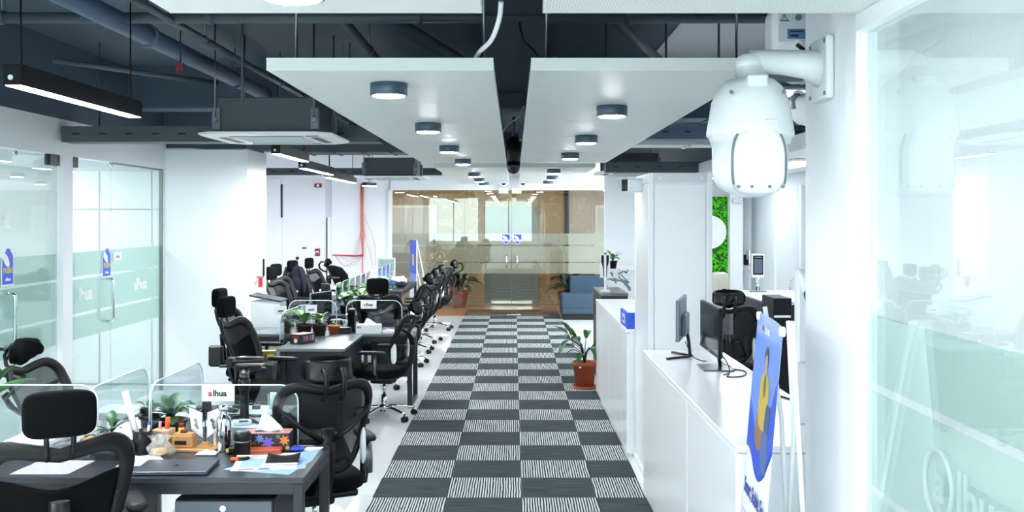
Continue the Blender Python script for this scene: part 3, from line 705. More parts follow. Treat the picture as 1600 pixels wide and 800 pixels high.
t = thing('rack_camera', 'small white camera with dark front plate on the tall rack corner', 'camera', W(992, 290, 7.2), R(-60))
part(t, 'body', WPLAS, (-.045, -.09, -.05), (.045, .06, .05), .01); part(t, 'front_plate', SCREEN, (-.036, -.096, -.042), (.036, -.089, .042), .003); part(t, 'visor', WPLAS, (-.05, -.12, .05), (.05, .06, .056)); MB().cyl((0, .05, 0), (.0, .1, 0), .012, n=8).build('arm', WPLAS, t)

# ---- big wall-mounted dome camera
dc = thing('wall_dome_camera', 'big white speed dome camera on a wall arm beside the large pane', 'camera', (.833, 3.45, 2.13))
S = .148
MB().lathe([(0, .285), (.045, .283), (.05, .275), (.05, .235), (.062, .232), (.085, .228), (.11, .205), (.135, .15), (.147, .07), (.1515, .045), (.1515, .032), (.143, .026), (.135, .0), (0, .0)], n=40).build('upper_shell', DOMEW, dc)
MB().lathe([(.132, .03), (.131, -.09), (.126, -.125), (.11, -.15), (.08, -.165), (0, -.17)], n=40).build('yoke', DOMEW, dc)
b = MB(); rg = []
for y, k in ((-.08, 1.0), (-.128, 1.0), (-.142, .96), (-.15, .86)):
    rg.append([Vector((.088 * k * u, y, -.06 + .115 * k * v)) for u, v in [(math.copysign(abs(math.cos(q)) ** (2 / (3.2 if math.sin(q) > 0 else 4)), math.cos(q)), math.copysign(abs(math.sin(q)) ** (2 / (2.3 if math.sin(q) > 0 else 4)), math.sin(q))) for q in [2 * math.pi * i / 40 for i in range(40)]]])
b.ring_loft(rg).build('front_cover', DOMEW, dc)
b = MB(); pts = [(.0915 * u, -.1265 + .012 * u * u * 0, -.06 + .119 * v) for u, v in [(math.copysign(abs(math.cos(q)) ** (2 / (3.2 if math.sin(q) > 0 else 4)), math.cos(q)), math.copysign(abs(math.sin(q)) ** (2 / (2.3 if math.sin(q) > 0 else 4)), math.sin(q))) for q in [-.5 + (math.pi + 1.0) * i / 40 for i in range(41)]]]
b.tube(pts, .004, 6).build('seam_ring', GREYP, dc)
MB().pad((0, -.02, -.14), (.17, .2, .09), p=2.6, n=24, m=12).build('camera_ball', DOMEW, dc)
for x in (-.075, -.03, .03, .075): MB().cyl((x, -.154, -.15), (x, -.144, -.15), .006, n=8).build('cover_screw', GREYP, dc)
part(dc, 'name_plate', DOMEW, (-.035, -.12, .195), (.035, -.08, .235), .006)
for s in (-1, 1): MB().cyl((s * .09, -.105, .175), (s * .09, -.118, .172), .007, n=8).build('shell_screw', GREYP, dc)
part(dc, 'small_badge', GREYW, (.015, -.15, .062), (.06, -.145, .078), .002)
b = MB(); b.tube([(.255, .0, .27), (.2, .0, .285), (.12, 0, .292), (.05, 0, .295), (.0, 0, .296)], [.07, .052, .045, .043, .042], 16).build('wall_arm', DOMEW, dc)
MB().lathe([(0, .325), (.03, .322), (.045, .31), (.05, .29), (.05, .272), (0, .272)], n=20).build('arm_elbow', DOMEW, dc)
part(dc, 'wall_plate', DOMEW, (.238, -.1, .155), (.266, .1, .375), .01, 3)
for y in (-.08, .08):
    for z in (.175, .355): MB().cyl((.234, y, z), (.24, y, z), .008, n=8).build('plate_screw', GREYP, dc)

t = thing('pole_camera', 'white camera with small blue-grey display hanging behind the dome camera', 'camera', (1.2, 4.02, 2.62))
part(t, 'body', WPLAS, (-.15, -.06, -.09), (.2, .1, .115), .035, 4)
part(t, 'face_recess', GREYW, (-.13, -.066, -.035), (.17, -.058, .1), .003); part(t, 'display', mat('display_blue', (86, 128, 168), .2), (-.094, -.07, -.022), (.05, -.06, .018), .002); part(t, 'display_bar', INK, (-.085, -.072, -.014), (-.05, -.0695, -.006)); part(t, 'display_bar', INK, (-.085, -.072, .004), (-.03, -.0695, .01))
MB().tube([(-.125, -.07, .05), (-.108, -.07, .075), (-.09, -.07, .05)], .003, 6, cyclic=True).build('bell_icon', GREYP, t)
MB().cyl((-.05, -.072, .064), (-.05, -.064, .064), .013, n=14).build('eye_icon', GREYP, t)
MB().cyl((-.06, -.09, -.05), (-.05, -.03, -.042), .02, n=12).build('cable_gland', WPLAS, t); MB().tube([(-.06, -.09, -.052), (-.045, -.12, -.075), (-.02, -.1, -.14)], .009, 8).build('cable', BLACKP, t)
part(t, 'mount_arm', WPLAS, (.0, -.328, .02), (.08, -.05, .07), .008)
t = thing('collar_camera', 'white dome with silver collar partly hidden behind the wall arm', 'camera', (1.24, 4.06, 2.35))
MB().cyl((-.17, 0, .05), (.2, 0, .05), .05, n=18).build('silver_collar', STEELC, t); MB().lathe([(0, .02), (.1, .02), (.11, 0), (.1, -.05), (.06, -.085), (0, -.1)], n=20).build('dome', WPLAS, t)
part(t, 'clamp', GREYP, (-.1, -.06, -.03), (-.07, .0, .03), .004); part(t, 'wall_bracket', WPLAS, (.03, -.368, .03), (.1, -.04, .08), .006); part(t, 'cross_arm', GREYP, (-.2, -.03, .09), (-.05, .03, .13), .006)

# ---- X banner
bn = thing('x_banner', 'blue and white printed banner on a white X stand beside the big pane', 'banner', (.95, 3.5, 0))
TL, TR = W(1185, 487, 3.75), W(1224, 513, 3.22); DOWN = Vector((-.087, 0, -1.0)); H = 1.40; o0 = Vector(bn.location)
def BP(s, q, lift=0.0):
    p = TL.lerp(TR, s) + DOWN * (q * H); nrm = (TR - TL).cross(DOWN).normalized()
    if nrm.x > 0: nrm = -nrm
    return p + nrm * (lift - .012 * math.sin(math.pi * s) * (1 - q * .3)) - o0
def patch(name, fn0, fn1, m, lift, s0=0.0, s1=1.0, n=14, k=6):
    b = MB()
    b.grid(lambda a, c: BP(s0 + (s1 - s0) * a, fn0(a) + (fn1(a) - fn0(a)) * c, lift), n, k, .0004); return b.build(name, m, bn)
patch('banner_sheet', lambda a: 0, lambda a: 1, PAPER, 0.0)
def wave(a):
    pts = [(0, .362), (.08, .362), (.18, .375), (.28, .402), (.38, .415), (.48, .416), (.6, .40), (.75, .365), (.88, .33), (1, .30)]
    for (x0, y0), (x1, y1) in zip(pts, pts[1:]):
        if a <= x1: return y0 + (y1 - y0) * (a - x0) / (x1 - x0)
    return pts[-1][1]
PALEB = mat('print_pale_blue', (112, 152, 236), .35, var=.05)
patch('blue_print', lambda a: 0.0, wave, PALEB, .0008, n=24)
patch('dark_blue_print', lambda a: wave(a) - .13 + .05 * math.sin(a * 5), wave, BLUE, .0014, n=24)
def blob(name, m, lift, cs, cq, rs, rq, p=2.0, n=20, tilt=0.0):
    b = MB(); c = b.b.verts.new(BP(cs, cq, lift)); vs = []
    for i in range(n):
        a = 2 * math.pi * i / n; u = math.copysign(abs(math.cos(a)) ** (2 / p), math.cos(a)); v = math.copysign(abs(math.sin(a)) ** (2 / p), math.sin(a))
        vs.append(b.b.verts.new(BP(cs + rs * u + tilt * v * rs, cq + rq * v, lift)))
    for i in range(n): b.b.faces.new((c, vs[i], vs[(i + 1) % n]))
    return b.build(name, m, bn)
blob('figure_print', mat('print_hair', (58, 62, 80), .5), .002, .42, .105, .075, .032)
blob('figure_print', mat('print_skin', (190, 160, 130), .5), .0026, .42, .125, .055, .03)
blob('figure_print', mat('print_skirt', (150, 116, 92), .5), .0021, .38, .285, .15, .06, 2.5, tilt=-.2)
blob('figure_print', mat('print_shirt', (206, 178, 72), .5), .0024, .44, .215, .17, .072, 3)
blob('figure_print', mat('print_scarf', (120, 110, 70), .5), .0028, .43, .175, .05, .03)
blob('figure_print', mat('print_tablet', (64, 92, 130), .5), .003, .63, .245, .1, .035, 5, tilt=-.2)
blob('figure_print', mat('print_jeans', (84, 112, 160), .5), .0022, .6, .325, .13, .06, 3, tilt=.3)
blob('logo_print', RED, .002, .2, .035, .022, .008); text('logo_word', 'alhua', WPLAS, bn, BP(.36, .036, .0025), BP(1, 0) - BP(0, 0), -DOWN, .045, bold=.02)
xd = BP(1, 0) - BP(0, 0)
text('headline', 'Smart, Stable, Se', mat('print_text_blue', (40, 70, 150), .5), bn, BP(.04, .465, .001), xd + DOWN * -.02, -DOWN, .078, align='LEFT', bold=.015, squeeze=.8)
for k, wd in enumerate((.8, .7, .5)): patch('text_line', lambda a: .525 + .025 * k, lambda a: .533 + .025 * k, GREYW, .001, .05, wd, 4, 1)
part(bn, 'text_block', BLUE, BP(.06, .65) - Vector((.012, .0, .02)), BP(.3, .62) - Vector((.004, 0, 0)))
for s, q in ((.04, .01), (.96, .01), (.04, .99), (.96, .99)):
    MB().pad(BP(s, q), (.02, .03, .035), n=10, m=6).build('corner_clip', WPLAS, bn)
hub = BP(.5, .55) + Vector((.12, 0, 0))
for s, q in ((.04, .0), (.96, .0), (.04, .985), (.96, .985)):
    e = BP(s, q) + Vector((.02, 0, .02)); MB().tube([e, e.lerp(hub, .5) + Vector((.02, 0, 0)), hub], .009, 8).build('pole', WPLAS, bn)
f = Vector((1.08, 3.5, .012)) - o0; MB().tube([BP(.96, .0) + Vector((.03, 0, .02)), f], .009, 8).build('rear_leg', WPLAS, bn)
f2 = Vector((1.06, 3.62, .012)) - o0; MB().tube([hub, f2], .0105, 8).build('rear_leg', WPLAS, bn)
for e in (BP(.04, 1) * 1.0, BP(.96, 1) * 1.0): MB().tube([e, (e.x + .03, e.y, .012 )], .009, 8).build('front_foot', WPLAS, bn)
MB().pad(hub, (.05, .05, .06), n=10, m=6).build('hub', WPLAS, bn)

# ---- monitors and things on the counters
def monitor(label, loc, rz, wd, ht, zb, kind):
    t = thing('monitor', label, 'monitor', loc, rz)
    part(t, 'back_shell', GREYP if kind else BLACKP, (-wd / 2, -.006, zb), (wd / 2, .016, zb + ht), .004); part(t, 'back_bulge', GREYP if kind else BLACKP, (-wd * .28, .014, zb + .02), (wd * .28, .045, zb + ht * .6), .012, 2)
    part(t, 'screen', SCREEN, (-wd / 2 + .006, -.0085, zb + .022), (wd / 2 - .006, -.006, zb + ht - .006)); part(t, 'chin', BLACKP, (-wd / 2, -.009, zb), (wd / 2, -.006, zb + .02)); part(t, 'chin_logo', GREYW, (-.02, -.0096, zb + .007), (.02, -.009, zb + .013))
    MB().tube([(0, .03, zb + .1), (0, .05, zb - .02), (0, .06, .012)], .022, 8, flat=(1.2, .5)).build('stand_neck', BLACKP, t)
    if kind == 0: part(t, 'stand_base', STEEL, (-.13, -.06, 0), (.13, .12, .008), .002)
    else:
        for s in (-1, 1): MB().tube([(0, .07, .01), (s * .16, -.07, .008)], .014, 6, flat=(1, .5)).build('base_foot', BLACKP, t)
    return t
monitor('black monitor with flat steel base at the middle of the white counter', (1.17, 5.83, .977), R(-90 - 1), .60, .285, .098, 0)
monitor('monitor turned edge-on with a splayed black foot at the counter end', (1.075, 6.3, .977), R(-90 - 15), .50, .26, .125, 1)
z = .977 + .004
cable([(1.2, 5.75, 1.1), (1.25, 5.72, 1.02), (1.24, 5.62, z), (1.2, 5.5, z), (1.27, 5.5, z), (1.33, 5.6, z), (1.34, 5.72, z), (1.28, 5.78, z)], .0035, BLACKP, 'black monitor cable curled on the white counter')
cable([(1.2, 5.9, 1.1), (1.26, 5.95, 1.0), (1.3, 5.85, z), (1.25, 5.68, z), (1.22, 5.6, z), (1.19, 5.56, z)], .003, BLACKP, 'thin black cable looping behind the steel-based monitor')
cable([(1.1, 6.28, 1.08), (1.13, 6.2, 1.0), (1.17, 6.12, z), (1.2, 6.1, z)], .003, BLACKP, 'short black cable beneath the edge-on monitor')
cable([(1.36, 3.95, z), (1.33, 4.2, z), (1.36, 4.5, z), (1.37, 4.75, z), (1.33, 4.9, z)], .006, BLACKP, 'black cable lying on the counter behind the banner stand')
t = thing('storage_box', 'blue carton with white lid on the low white cabinet', 'box', (1.05, 7.9, 1.0))
part(t, 'carton', BLUE, (-.165, -.22, 0), (.165, .22, .125), .003); part(t, 'lid_sheet', PAPER, (-.15, -.2, .125), (.15, .2, .133), .002); part(t, 'side_print', WPLAS, (-.1665, -.1, .03), (-.165, .1, .1)); text('side_word', 'alhua', BLUE, t, (-.1675, 0, .065), (0, -1, 0), (0, 0, 1), .06)

# ---- sofa, reception, lobby end
t = thing('sofa', 'slate blue low sofa with square back by the lobby glass', 'sofa', (1.5, 18.2, 0))
part(t, 'seat_cushion', SOFA, (-.63, -.3, .1), (.75, .2, .47), .04, 3); part(t, 'backrest', SOFA, (-.45, .16, .08), (.75, .36, .78), .03, 3); part(t, 'seat_seam', NAVY, (-.632, -.302, .22), (.752, .1, .228)); part(t, 'base_plinth', BLACKP, (-.6, -.28, 0), (.72, .3, .1))
t = thing('reception_desk', 'white marble reception block with grey veins and black foot, under a small plant', 'desk', (1.5, 13.45, 0))
b = MB(); b.prism([(-.28, -.45), (.3, -.45), (.3, .45), (-.28, .45)], 2, 1.165, 1.19); b.build('marble_top', MARBW, t)
b = MB(); b.prism([(-.17, .78), (.28, .78), (.28, 1.165), (-.27, 1.165)], 1, -.43, .43); b.build('marble_body', MARBW, t)
part(t, 'black_foot', BLACKP, (-.2, -.4, 0), (.28, .4, .78))
t = thing('dark_stand', 'dark cabinet with pale steel top carrying the white display totem', 'cabinet', (1.12, 11.4, 0))
part(t, 'body', DESKF, (-.15, -.5, 0), (.15, .5, 1.0)); part(t, 'top_plate', STEEL, (-.155, -.505, 1.0), (.155, .505, 1.03), .003); part(t, 'front_door', DESKF, (-.156, -.48, .05), (-.15, .48, .98), .002)
t = thing('display_totem', 'white and navy display totem on a pole above the dark cabinet', 'display', (1.04, 11.15, 1.03))
part(t, 'foot', WPLAS, (-.05, -.07, 0), (.05, .07, .02), .003); part(t, 'pole', WPLAS, (-.012, -.012, .02), (.012, .012, .425)); part(t, 'board', WPLAS, (-.058, .012, .16), (.058, .02, .43), .002)
for s in (-1, 1):
    b = MB(); b.prism([(s * .014, .17), (s * .022, .17), (s * .026, .28), (s * .044, .34), (s * .044, .415), (s * .014, .415)], 1, .0095, .0118); b.build('navy_print', NAVY, t)
part(t, 'top_knob', BLACKP, (-.01, -.016, .425), (.01, .014, .44), .002)

# ---- office behind the counter
MOSS = thing('moss_wall', 'bright green moss wall with a round white logo plate at the office back', 'wall decoration', (2.95, 13.9, 1.55))
part(MOSS, 'backing', LEAF, (-.8, .0, -.6), (.3, .06, .62))
ml = mat('moss_green', (86, 214, 20), .7, var=.5, scale=14); b = MB(); r2 = random.Random(3)
for k in range(1500):
    c = Vector((r2.uniform(-.78, .27), r2.uniform(-.05, 0.0), r2.uniform(-.58, .6))); q = Euler((r2.uniform(0, 3), r2.uniform(0, 3), r2.uniform(0, 3))).to_quaternion(); s = r2.uniform(.018, .04)
    vs = [b.b.verts.new(c + q @ Vector(p) * s) for p in ((1, 0, 0), (-.5, .87, 0), (-.5, -.87, 0), (0, 0, .9))]
    for f in ((0, 1, 2), (0, 1, 3), (1, 2, 3), (2, 0, 3)): b.b.faces.new([vs[i] for i in f])
b.build('moss', ml, MOSS, kind='stuff')
MB().cyl((-.19, -.12, .12), (-.19, -.05, .12), .235, n=32).build('logo_plate', WPLAS, MOSS)
t = thing('beige_case', 'beige rounded case with a dark round opening near the moss wall', 'case', W(1122, 452, 11.5))
MB().pad((.02, 0, .03), (.2, .2, .34), p=5).build('body', mat('beige_plastic', (222, 214, 200), .5), t); MB().cyl((.05, -.12, -.03), (.05, -.09, -.03), .045, n=16).build('opening', BLACKP, t); part(t, 'pedestal', GREYW, (-.07, -.07, -t.location.z), (.11, .07, -.13))
t = thing('office_cabinet', 'dark long cabinet with pale top behind the office chair', 'cabinet', (2.7, 9.85, 0))
part(t, 'body', DESKF, (-.33, -.72, 0), (.3, .72, 1.06)); part(t, 'top', GREYW, (-.345, -.74, 1.06), (.31, .74, 1.09), .003); part(t, 'top_edge', DESK, (-.35, -.74, 1.0), (-.33, .74, 1.075), .002); part(t, 'door_gap', BLACKP, (-.331, -.005, .05), (-.3295, .005, 1.0))
t = thing('black_tower', 'black tower unit with a white stripe beside the dark long cabinet', 'cabinet', (2.4, 8.75, 0))
part(t, 'body', BLACKP, (-.13, -.2, 0), (.03, .2, 1.17), .006); part(t, 'stripe', WPLAS, (-.125, -.202, 1.0), (.02, -.199, 1.02)); part(t, 'upper_panel', SCREEN, (-.12, -.2025, 1.03), (.02, -.1995, 1.15)); MB().cyl((-.05, -.204, .9), (-.05, -.199, .9), .012, n=10).build('button', GREYP, t)
t = thing('face_terminal', 'white access terminal with dark touch screen on a stand', 'terminal', (2.58, 10.35, 1.09))
part(t, 'foot', STEEL, (-.08, -.06, 0), (.08, .06, .012), .002); MB().cyl((0, 0, .01), (0, 0, .17), .02, n=12).build('post', STEELC, t); part(t, 'body', WPLAS, (-.065, -.02, .15), (.065, .02, .40), .008, 2); part(t, 'screen', SCREEN, (-.055, -.0225, .18), (.055, -.0195, .385), .002); part(t, 'display', mat('screen_grey', (84, 98, 110), .2), (-.044, -.0235, .20), (.044, -.0222, .345)); part(t, 'camera_bar', GREYP, (-.035, -.0235, .362), (.035, -.0222, .372))
t = thing('wall_reader', 'small black card reader on the pale office wall', 'reader', W(1165, 406, 13.3)); part(t, 'body', BLACKP, (-.035, -.02, -.075), (.035, .02, .075), .01); part(t, 'face', SCREEN, (-.02, -.023, -.05), (.02, -.0195, .05))
t.location = W(1166, 406, 13.97)
t = thing('antenna', 'thin pale sensor bar beside the access terminal', 'sensor', (2.50, 10.38, 1.09)); MB().cyl((0, 0, 0), (0, 0, .44), .007, n=8).build('rod', STEELC, t); part(t, 'head', GREYP, (-.03, -.01, .34), (-.01, .01, .44), .002)
t = thing('corner_camera', 'small white bullet camera with black end at the wall edge by the counter', 'camera', (1.27, 4.3, 1.60))
part(t, 'bracket', WPLAS, (-.03, -.03, -.36), (.03, .03, .05), .008); MB().cyl((0, -.02, .03), (0, -.1, -.05), .03, n=12).build('body', WPLAS, t); MB().cyl((0, -.095, -.045), (0, -.12, -.07), .026, n=12).build('lens_end', BLACKP, t); part(t, 'stand_foot', WPLAS, (-.04, -.05, -.622), (.04, .05, -.36), .004)
# ================================================================ CHAIRS
def make_chair(kind, label, net=None):
    t = thing('office_chair', label, 'chair')
    hw = lambda v: .185 + .075 * math.sin(min(1, v * 1.15) * math.pi / 2)
    def SF(U, V, off=0.0):                    # U,V in -1..1 on the curved back
        v = max(0.0, (V + 1) / 2); x = U * hw(v); z = .54 + v * (.475 + (.045 * math.sin(math.pi / 2 * min(1, abs(U) / .75)) ** 2 - .012) * v)
        y = -.215 + .035 * math.sin(math.pi * min(1, v * 1.3)) - .115 * v ** 1.4 + .075 * U * U - off
        return Vector((x, y, z))
    def out(a, r=1.0, p=4.5):
        return (math.copysign(abs(math.cos(a)) ** (2 / p), math.cos(a)) * r, math.copysign(abs(math.sin(a)) ** (2 / p), math.sin(a)) * r)
    N = 44; ang = [2 * math.pi * i / N for i in range(N)]
    # frame: a wide band following the outline
    b = MB(); rings = []
    top = .24 if kind == 'A' else .2
    for a in ang:
        U, V = out(a); ins = .2 + (top - .2) * max(0, math.sin(a)) ** 2 * (0.45 + .55 * (1 - abs(math.cos(a)))) if kind == 'A' else .15
        Ui, Vi = U * (1 - ins), V * (1 - ins)
        rings.append([SF(U, V, -.012), SF(U * 1.02, V * 1.02, 0), SF(U, V, .016), SF((U + Ui) / 2, (V + Vi) / 2, .02), SF(Ui, Vi, .014), SF(Ui, Vi, -.006), SF((U + Ui) / 2, (V + Vi) / 2, -.016)])
    rings.append(rings[0]); b.ring_loft(rings, cap=False).build('back_frame', BLACKM, t)
    b = MB(); b.grid(lambda a, r: SF(*out(2 * math.pi * a, r * .9), 0.0), N, 6); b.build('mesh_back', net or NETD, t)
    if kind == 'A':
        b = MB(); b.grid(lambda a, c: SF((2 * a - 1) * .86, -.9 + c * (1.20 - .07 * math.cos(math.pi * (2 * a - 1))), .008), 14, 8, .008); b.build('lumbar_panel', BLACKF, t)
    else:
        b = MB(); b.grid(lambda a, c: SF((2 * a - 1) * (.8 - .35 * c), -.75 + c * .55, .022), 12, 5, .012); b.build('lumbar_support', BLACKP, t)
        for s in (-1, 1):
            MB().tube([(s * .03, -.30, .74), (s * .12, -.315, .80), (s * .2, -.30, .87), (s * .235, -.25, .9)], [.03, .026, .02, .015], 8, flat=(1, .5)).build('spine_arm', BLACKP, t)
            MB().pad((s * .222, -.165, .665), (.03, .06, .2), p=2.5, n=12, m=8).build('side_accent', WPLAS, t)
    MB().tube([(0, -.315, .80), (0, -.30, .66), (0, -.27, .54), (0, -.2, .435), (0, -.05, .415)], [.035, .04, .045, .05, .05], 8, flat=(1, .45)).build('back_spine', BLACKP, t)
    if kind == 'A':
        MB().pad((0, -.335, 1.135), (.24, .075, .175), Matrix.Rotation(0, 4, 'X'), p=4.5, n=24, m=12).build('headrest', BLACKF, t)
        for s in (-1, 1): MB().tube([(s * .045, -.35, 1.09), (s * .043, -.355, 1.03), (s * .04, -.33, .96)], .009, 8).build('headrest_post', BLACKP, t)
    else:
        b = MB(); b.grid(lambda a, c: Vector(((2 * a - 1) * .14 * (1 - .25 * abs(2 * c - 1) ** 3), -.375 + .05 * (2 * a - 1) ** 2 - .03 * (c - .5) ** 2 + .03 * c, 1.035 + .14 * c * (1 - .18 * abs(2 * a - 1) ** 3) + .012 * abs(2 * a - 1) ** 3)), 14, 8, .045); hr = b.build('headrest', BLACKF, t)
        b = MB(); b.grid(lambda a, c: Vector(((2 * a - 1) * .12, -.398 + .05 * (2 * a - 1) ** 2 - .03 * (c - .5) ** 2 + .03 * c, 1.055 + .10 * c)), 10, 5, .008); b.build('headrest_shell', BLACKP, t)
        for s in (-1, 1): MB().tube([(s * .045, -.395, 1.11), (s * .045, -.44, 1.12), (s * .045, -.475, 1.07), (s * .045, -.465, 1.01), (s * .045, -.41, .965), (s * .045, -.345, .945)], .013, 8, flat=(1, .8)).build('headrest_bracket', BLACKP, t)
    M = Matrix.Translation((0, .03, .465)) @ Matrix.Rotation(R(-2), 4, 'X')
    MB().pad((0, 0, 0), (.50, .49, .10), M, p=4, n=24, m=10).build('seat', BLACKF, t)
    part(t, 'seat_shell', BLACKP, (-.2, -.17, .395), (.2, .22, .43), .015, 2)
    for s in (-1, 1):
        MB().tube([(s * .2, -.02, .415), (s * .275, -.01, .43), (s * .285, 0, .5)], .02, 8, flat=(1.2, .6)).build('arm_bracket', BLACKP, t)
        MB().tube([(s * .285, -.005, .47), (s * .287, 0, .56), (s * .287, .005, .655)], [.03, .03, .025], 8, flat=(.5, 1.2), up=(1, 0, 0)).build('arm_post', STEEL if kind == 'B' else BLACKP, t)
        MB().pad((s * .285, .03, .675), (.085, .27, .035), p=4, n=16, m=6).build('armrest', BLACKM, t)
    part(t, 'tilt_mechanism', BLACKP, (-.09, -.11, .345), (.09, .12, .40), .02, 2)
    MB().cyl((.1, .02, .375), (.25, .04, .37), .006, n=8).build('tilt_lever', STEEL, t)
    MB().cyl((0, 0, .1), (0, 0, .23), .028, n=14).build('gas_sleeve', BLACKP if kind == 'A' else STEELC, t); MB().cyl((0, 0, .23), (0, 0, .35), .014, n=12).build('gas_piston', STEELC, t)
    MB().lathe([(0, .135), (.035, .135), (.045, .12), (.045, .085), (0, .08)], n=16).build('base_hub', STEELC, t)
    leg0 = None
    for k in range(5):
        a = R(72 * k + 20)
        if leg0 is None:
            leg0 = MB().tube([(.02, 0, .11), (.15, 0, .105), (.27, 0, .085), (.315, 0, .075)], [.026, .022, .017, .014], 8, flat=(1, .75)).build('base_leg', STEELC, t)
            c = MB(); c.cyl((.305, 0, .03), (.305, 0, .075), .007, n=6)
            for s in (-1, 1): c.cyl((.315, s * .008, .028), (.315, s * .026, .028), .028, n=14)
            c.box((.315, 0, .042), (.05, .05, .02), None, .008); c.build('caster', BLACKP, leg0); leg = leg0
        else: leg = dup(leg0, t)
        leg.rotation_euler = (0, 0, a)
    return t
A = make_chair('A', 'black mesh-back chair nearest the camera, seen from behind at the front desk', NET); A.location = (-1.868, 3.98, 0); A.rotation_euler = (0, 0, R(28)); A.scale = (1.08, 1.0, 1.0); A['group'] = 'office chairs at the desks'
B = make_chair('B', 'black ergonomic chair beside the flowery tissue box, back turned, at the aisle'); B.location = (-1.075, 5.27, 0); B.rotation_euler = (0, 0, R(24)); B['group'] = 'office chairs at the desks'
A2 = make_chair('A', 'black mesh chair behind the acrylic screen with a sign at the second desk'); A2.location = (-1.47, 10.88, 0); A2['group'] = 'office chairs at the desks'
def put(src, x, y, deg, label, s=1.0): return copy_to(src, (x, y, 0), R(deg), label, (s, s, s))
put(A2, -2.06, 8.05, -102, 'black high-back chair in front of the white pillar, the nearer of the nested pair')
put(A2, -2.39, 9.0, -98, 'black high-back chair in front of the white pillar, the rear one of the nested pair')
put(B, -1.215, 9.16, 80, 'black chair with silver arm posts tucked into the L-shaped second desk', .95)
put(B, -1.40, 12.45, 82, 'black chair by the aisle behind the second desk, first of the aisle row')
put(B, -1.42, 13.65, 86, 'black chair by the aisle, second of the row behind the second desk')
put(B, -1.40, 14.75, 78, 'black chair by the aisle, third of the row behind the second desk')
put(B, -1.32, 16.35, 84, 'black chair by the aisle farthest back, before the terracotta lobby plant')
put(B, -2.52, 5.62, -98, 'black chair with curved headrest bracket behind the front desks, by the glass doors')
put(A2, -2.92, 12.9, -108, 'black chair behind the white bin cabinet, low headrest')
put(A2, -3.05, 13.75, -108, 'black chair leaning beside the low-headrest chair past the pillar')
put(B, -3.75, 14.6, -96, 'black chair half hidden by the pillar edge at the far left wall')
put(A2, -3.08, 14.85, -112, 'black chair carrying the navy backpack')
put(A2, -3.0, 15.8, -104, 'black mesh chair between the backpack and the chair with the dark coat')
put(B, -2.86, 16.75, -88, 'black chair with a dark coat hanging down from its back')
put(B, 1.93, 8.92, -8, 'black ergonomic chair behind the white counter in the office', 1.06)

# ================================================================ DESKS
def desk(label, x0, x1, y0, y1, top=DESK, modesty=None, ret=None, z=.73, ends=(1, 1), cable_box=False):
    cx, cy = (x0 + x1) / 2, (y0 + y1) / 2; t = thing('desk', label, 'desk', (cx, cy, 0), group='charcoal office desks'); hx, hy = (x1 - x0) / 2, (y1 - y0) / 2; q = .045
    part(t, 'desktop', top, (-hx, -hy, z - .025), (hx, hy, z), .002)
    part(t, 'apron', DESKF, (-hx + .02, -hy + .012, z - .075), (hx - .02, -hy + .04, z - .027)); part(t, 'apron', DESKF, (-hx + .02, hy - .04, z - .075), (hx - .02, hy - .012, z - .027))
    for s, on in ((-1, ends[0]), (1, ends[1])):
        if not on: continue
        x = s * (hx - q / 2 - .003)
        for sy in (-1, 1): part(t, 'leg', DESKF, (x - q / 2, sy * (hy - q / 2 - .004) - q / 2, 0), (x + q / 2, sy * (hy - q / 2 - .004) + q / 2, z - .026), .003)
        part(t, 'foot_bar', DESKF, (x - q / 2, -hy + q, .0), (x + q / 2, hy - q, .045), .003); part(t, 'top_bar', DESKF, (x - q / 2, -hy + q, z - .08), (x + q / 2, hy - q, z - .028), .003)
    if modesty: part(t, 'modesty_panel', DESKF, (modesty[0] - cx, modesty[1] - cy, .25), (modesty[2] - cx, modesty[1] - cy + .018, z - .03))
    if ret:
        a, b, c, d = ret; part(t, 'return_top', top, (a - cx, b - cy, z - .025), (c - cx, d - cy, z), .002)
        part(t, 'return_panel', DESKF, (a - cx + .02, b - cy + .06, .02), (c - cx - .02, b - cy + .08, z - .028)); part(t, 'side_panel', DESKF, (c - cx - .04, b - cy + .03, .02), (c - cx - .02, d - cy, z - .028))
        for xx in (a - cx + .025, c - cx - .07): part(t, 'leg', DESKF, (xx, b - cy + .01, 0), (xx + .045, b - cy + .055, z - .026), .003)
    return t
desk('charcoal front desk with the closed laptop and flowery tissue box', -3.3, -.925, 4.30, 4.93, modesty=(-2.6, 4.8, -1.75))
desk('charcoal desk facing the front desk, carrying the empty monitor stand', -2.2, -1.32, 4.945, 5.98, ends=(1, 1))
t = thing('drawer_pedestal', 'grey lockable drawer unit under the front desk', 'drawers', (-1.29, 4.6, 0))
part(t, 'body', DESKF, (-.22, -.24, .04), (.22, .27, .62), .004); 
for k in range(3):
    d = part(t, 'drawer', mat('drawer_grey', (84, 92, 100), .4), (-.215, -.262, .05 + .19 * k), (.215, -.24, .235 + .19 * k), .003)
MB().cyl((.0, -.263, .585), (.0, -.268, .585), .014, n=14).build('lock', STEELC, t)
for sx in (-1, 1):
    for sy in (-1, 1): MB().cyl((sx * .18, sy * .2, 0), (sx * .18, sy * .2, .04), .02, n=8).build('foot', BLACKP, t)
desk('charcoal L-shaped second desk with potted herbs and a white tissue box', -2.75, -1.0, 9.61, 10.2, top=DESKL, ret=(-2.07, 8.53, -1.478, 9.608), ends=(1, 1), modesty=(-1.46, 10.0, -1.05))  # top in a paler laminate: reflected light put into its colour
desk('charcoal desk behind the second desk, with papers and a boxy device', -2.42, -1.8, 10.215, 11.0)
desk('charcoal third-row desk with the leafy plants down its middle', -2.75, -1.72, 11.5, 14.6)
desk('charcoal far desk with blue bags near the orange cables', -2.5, -1.745, 15.2, 17.6)
t = thing('bin_cabinet', 'white cabinet with black slanted flip top in front of the pillar', 'cabinet', (-2.60, 10.36, 0))
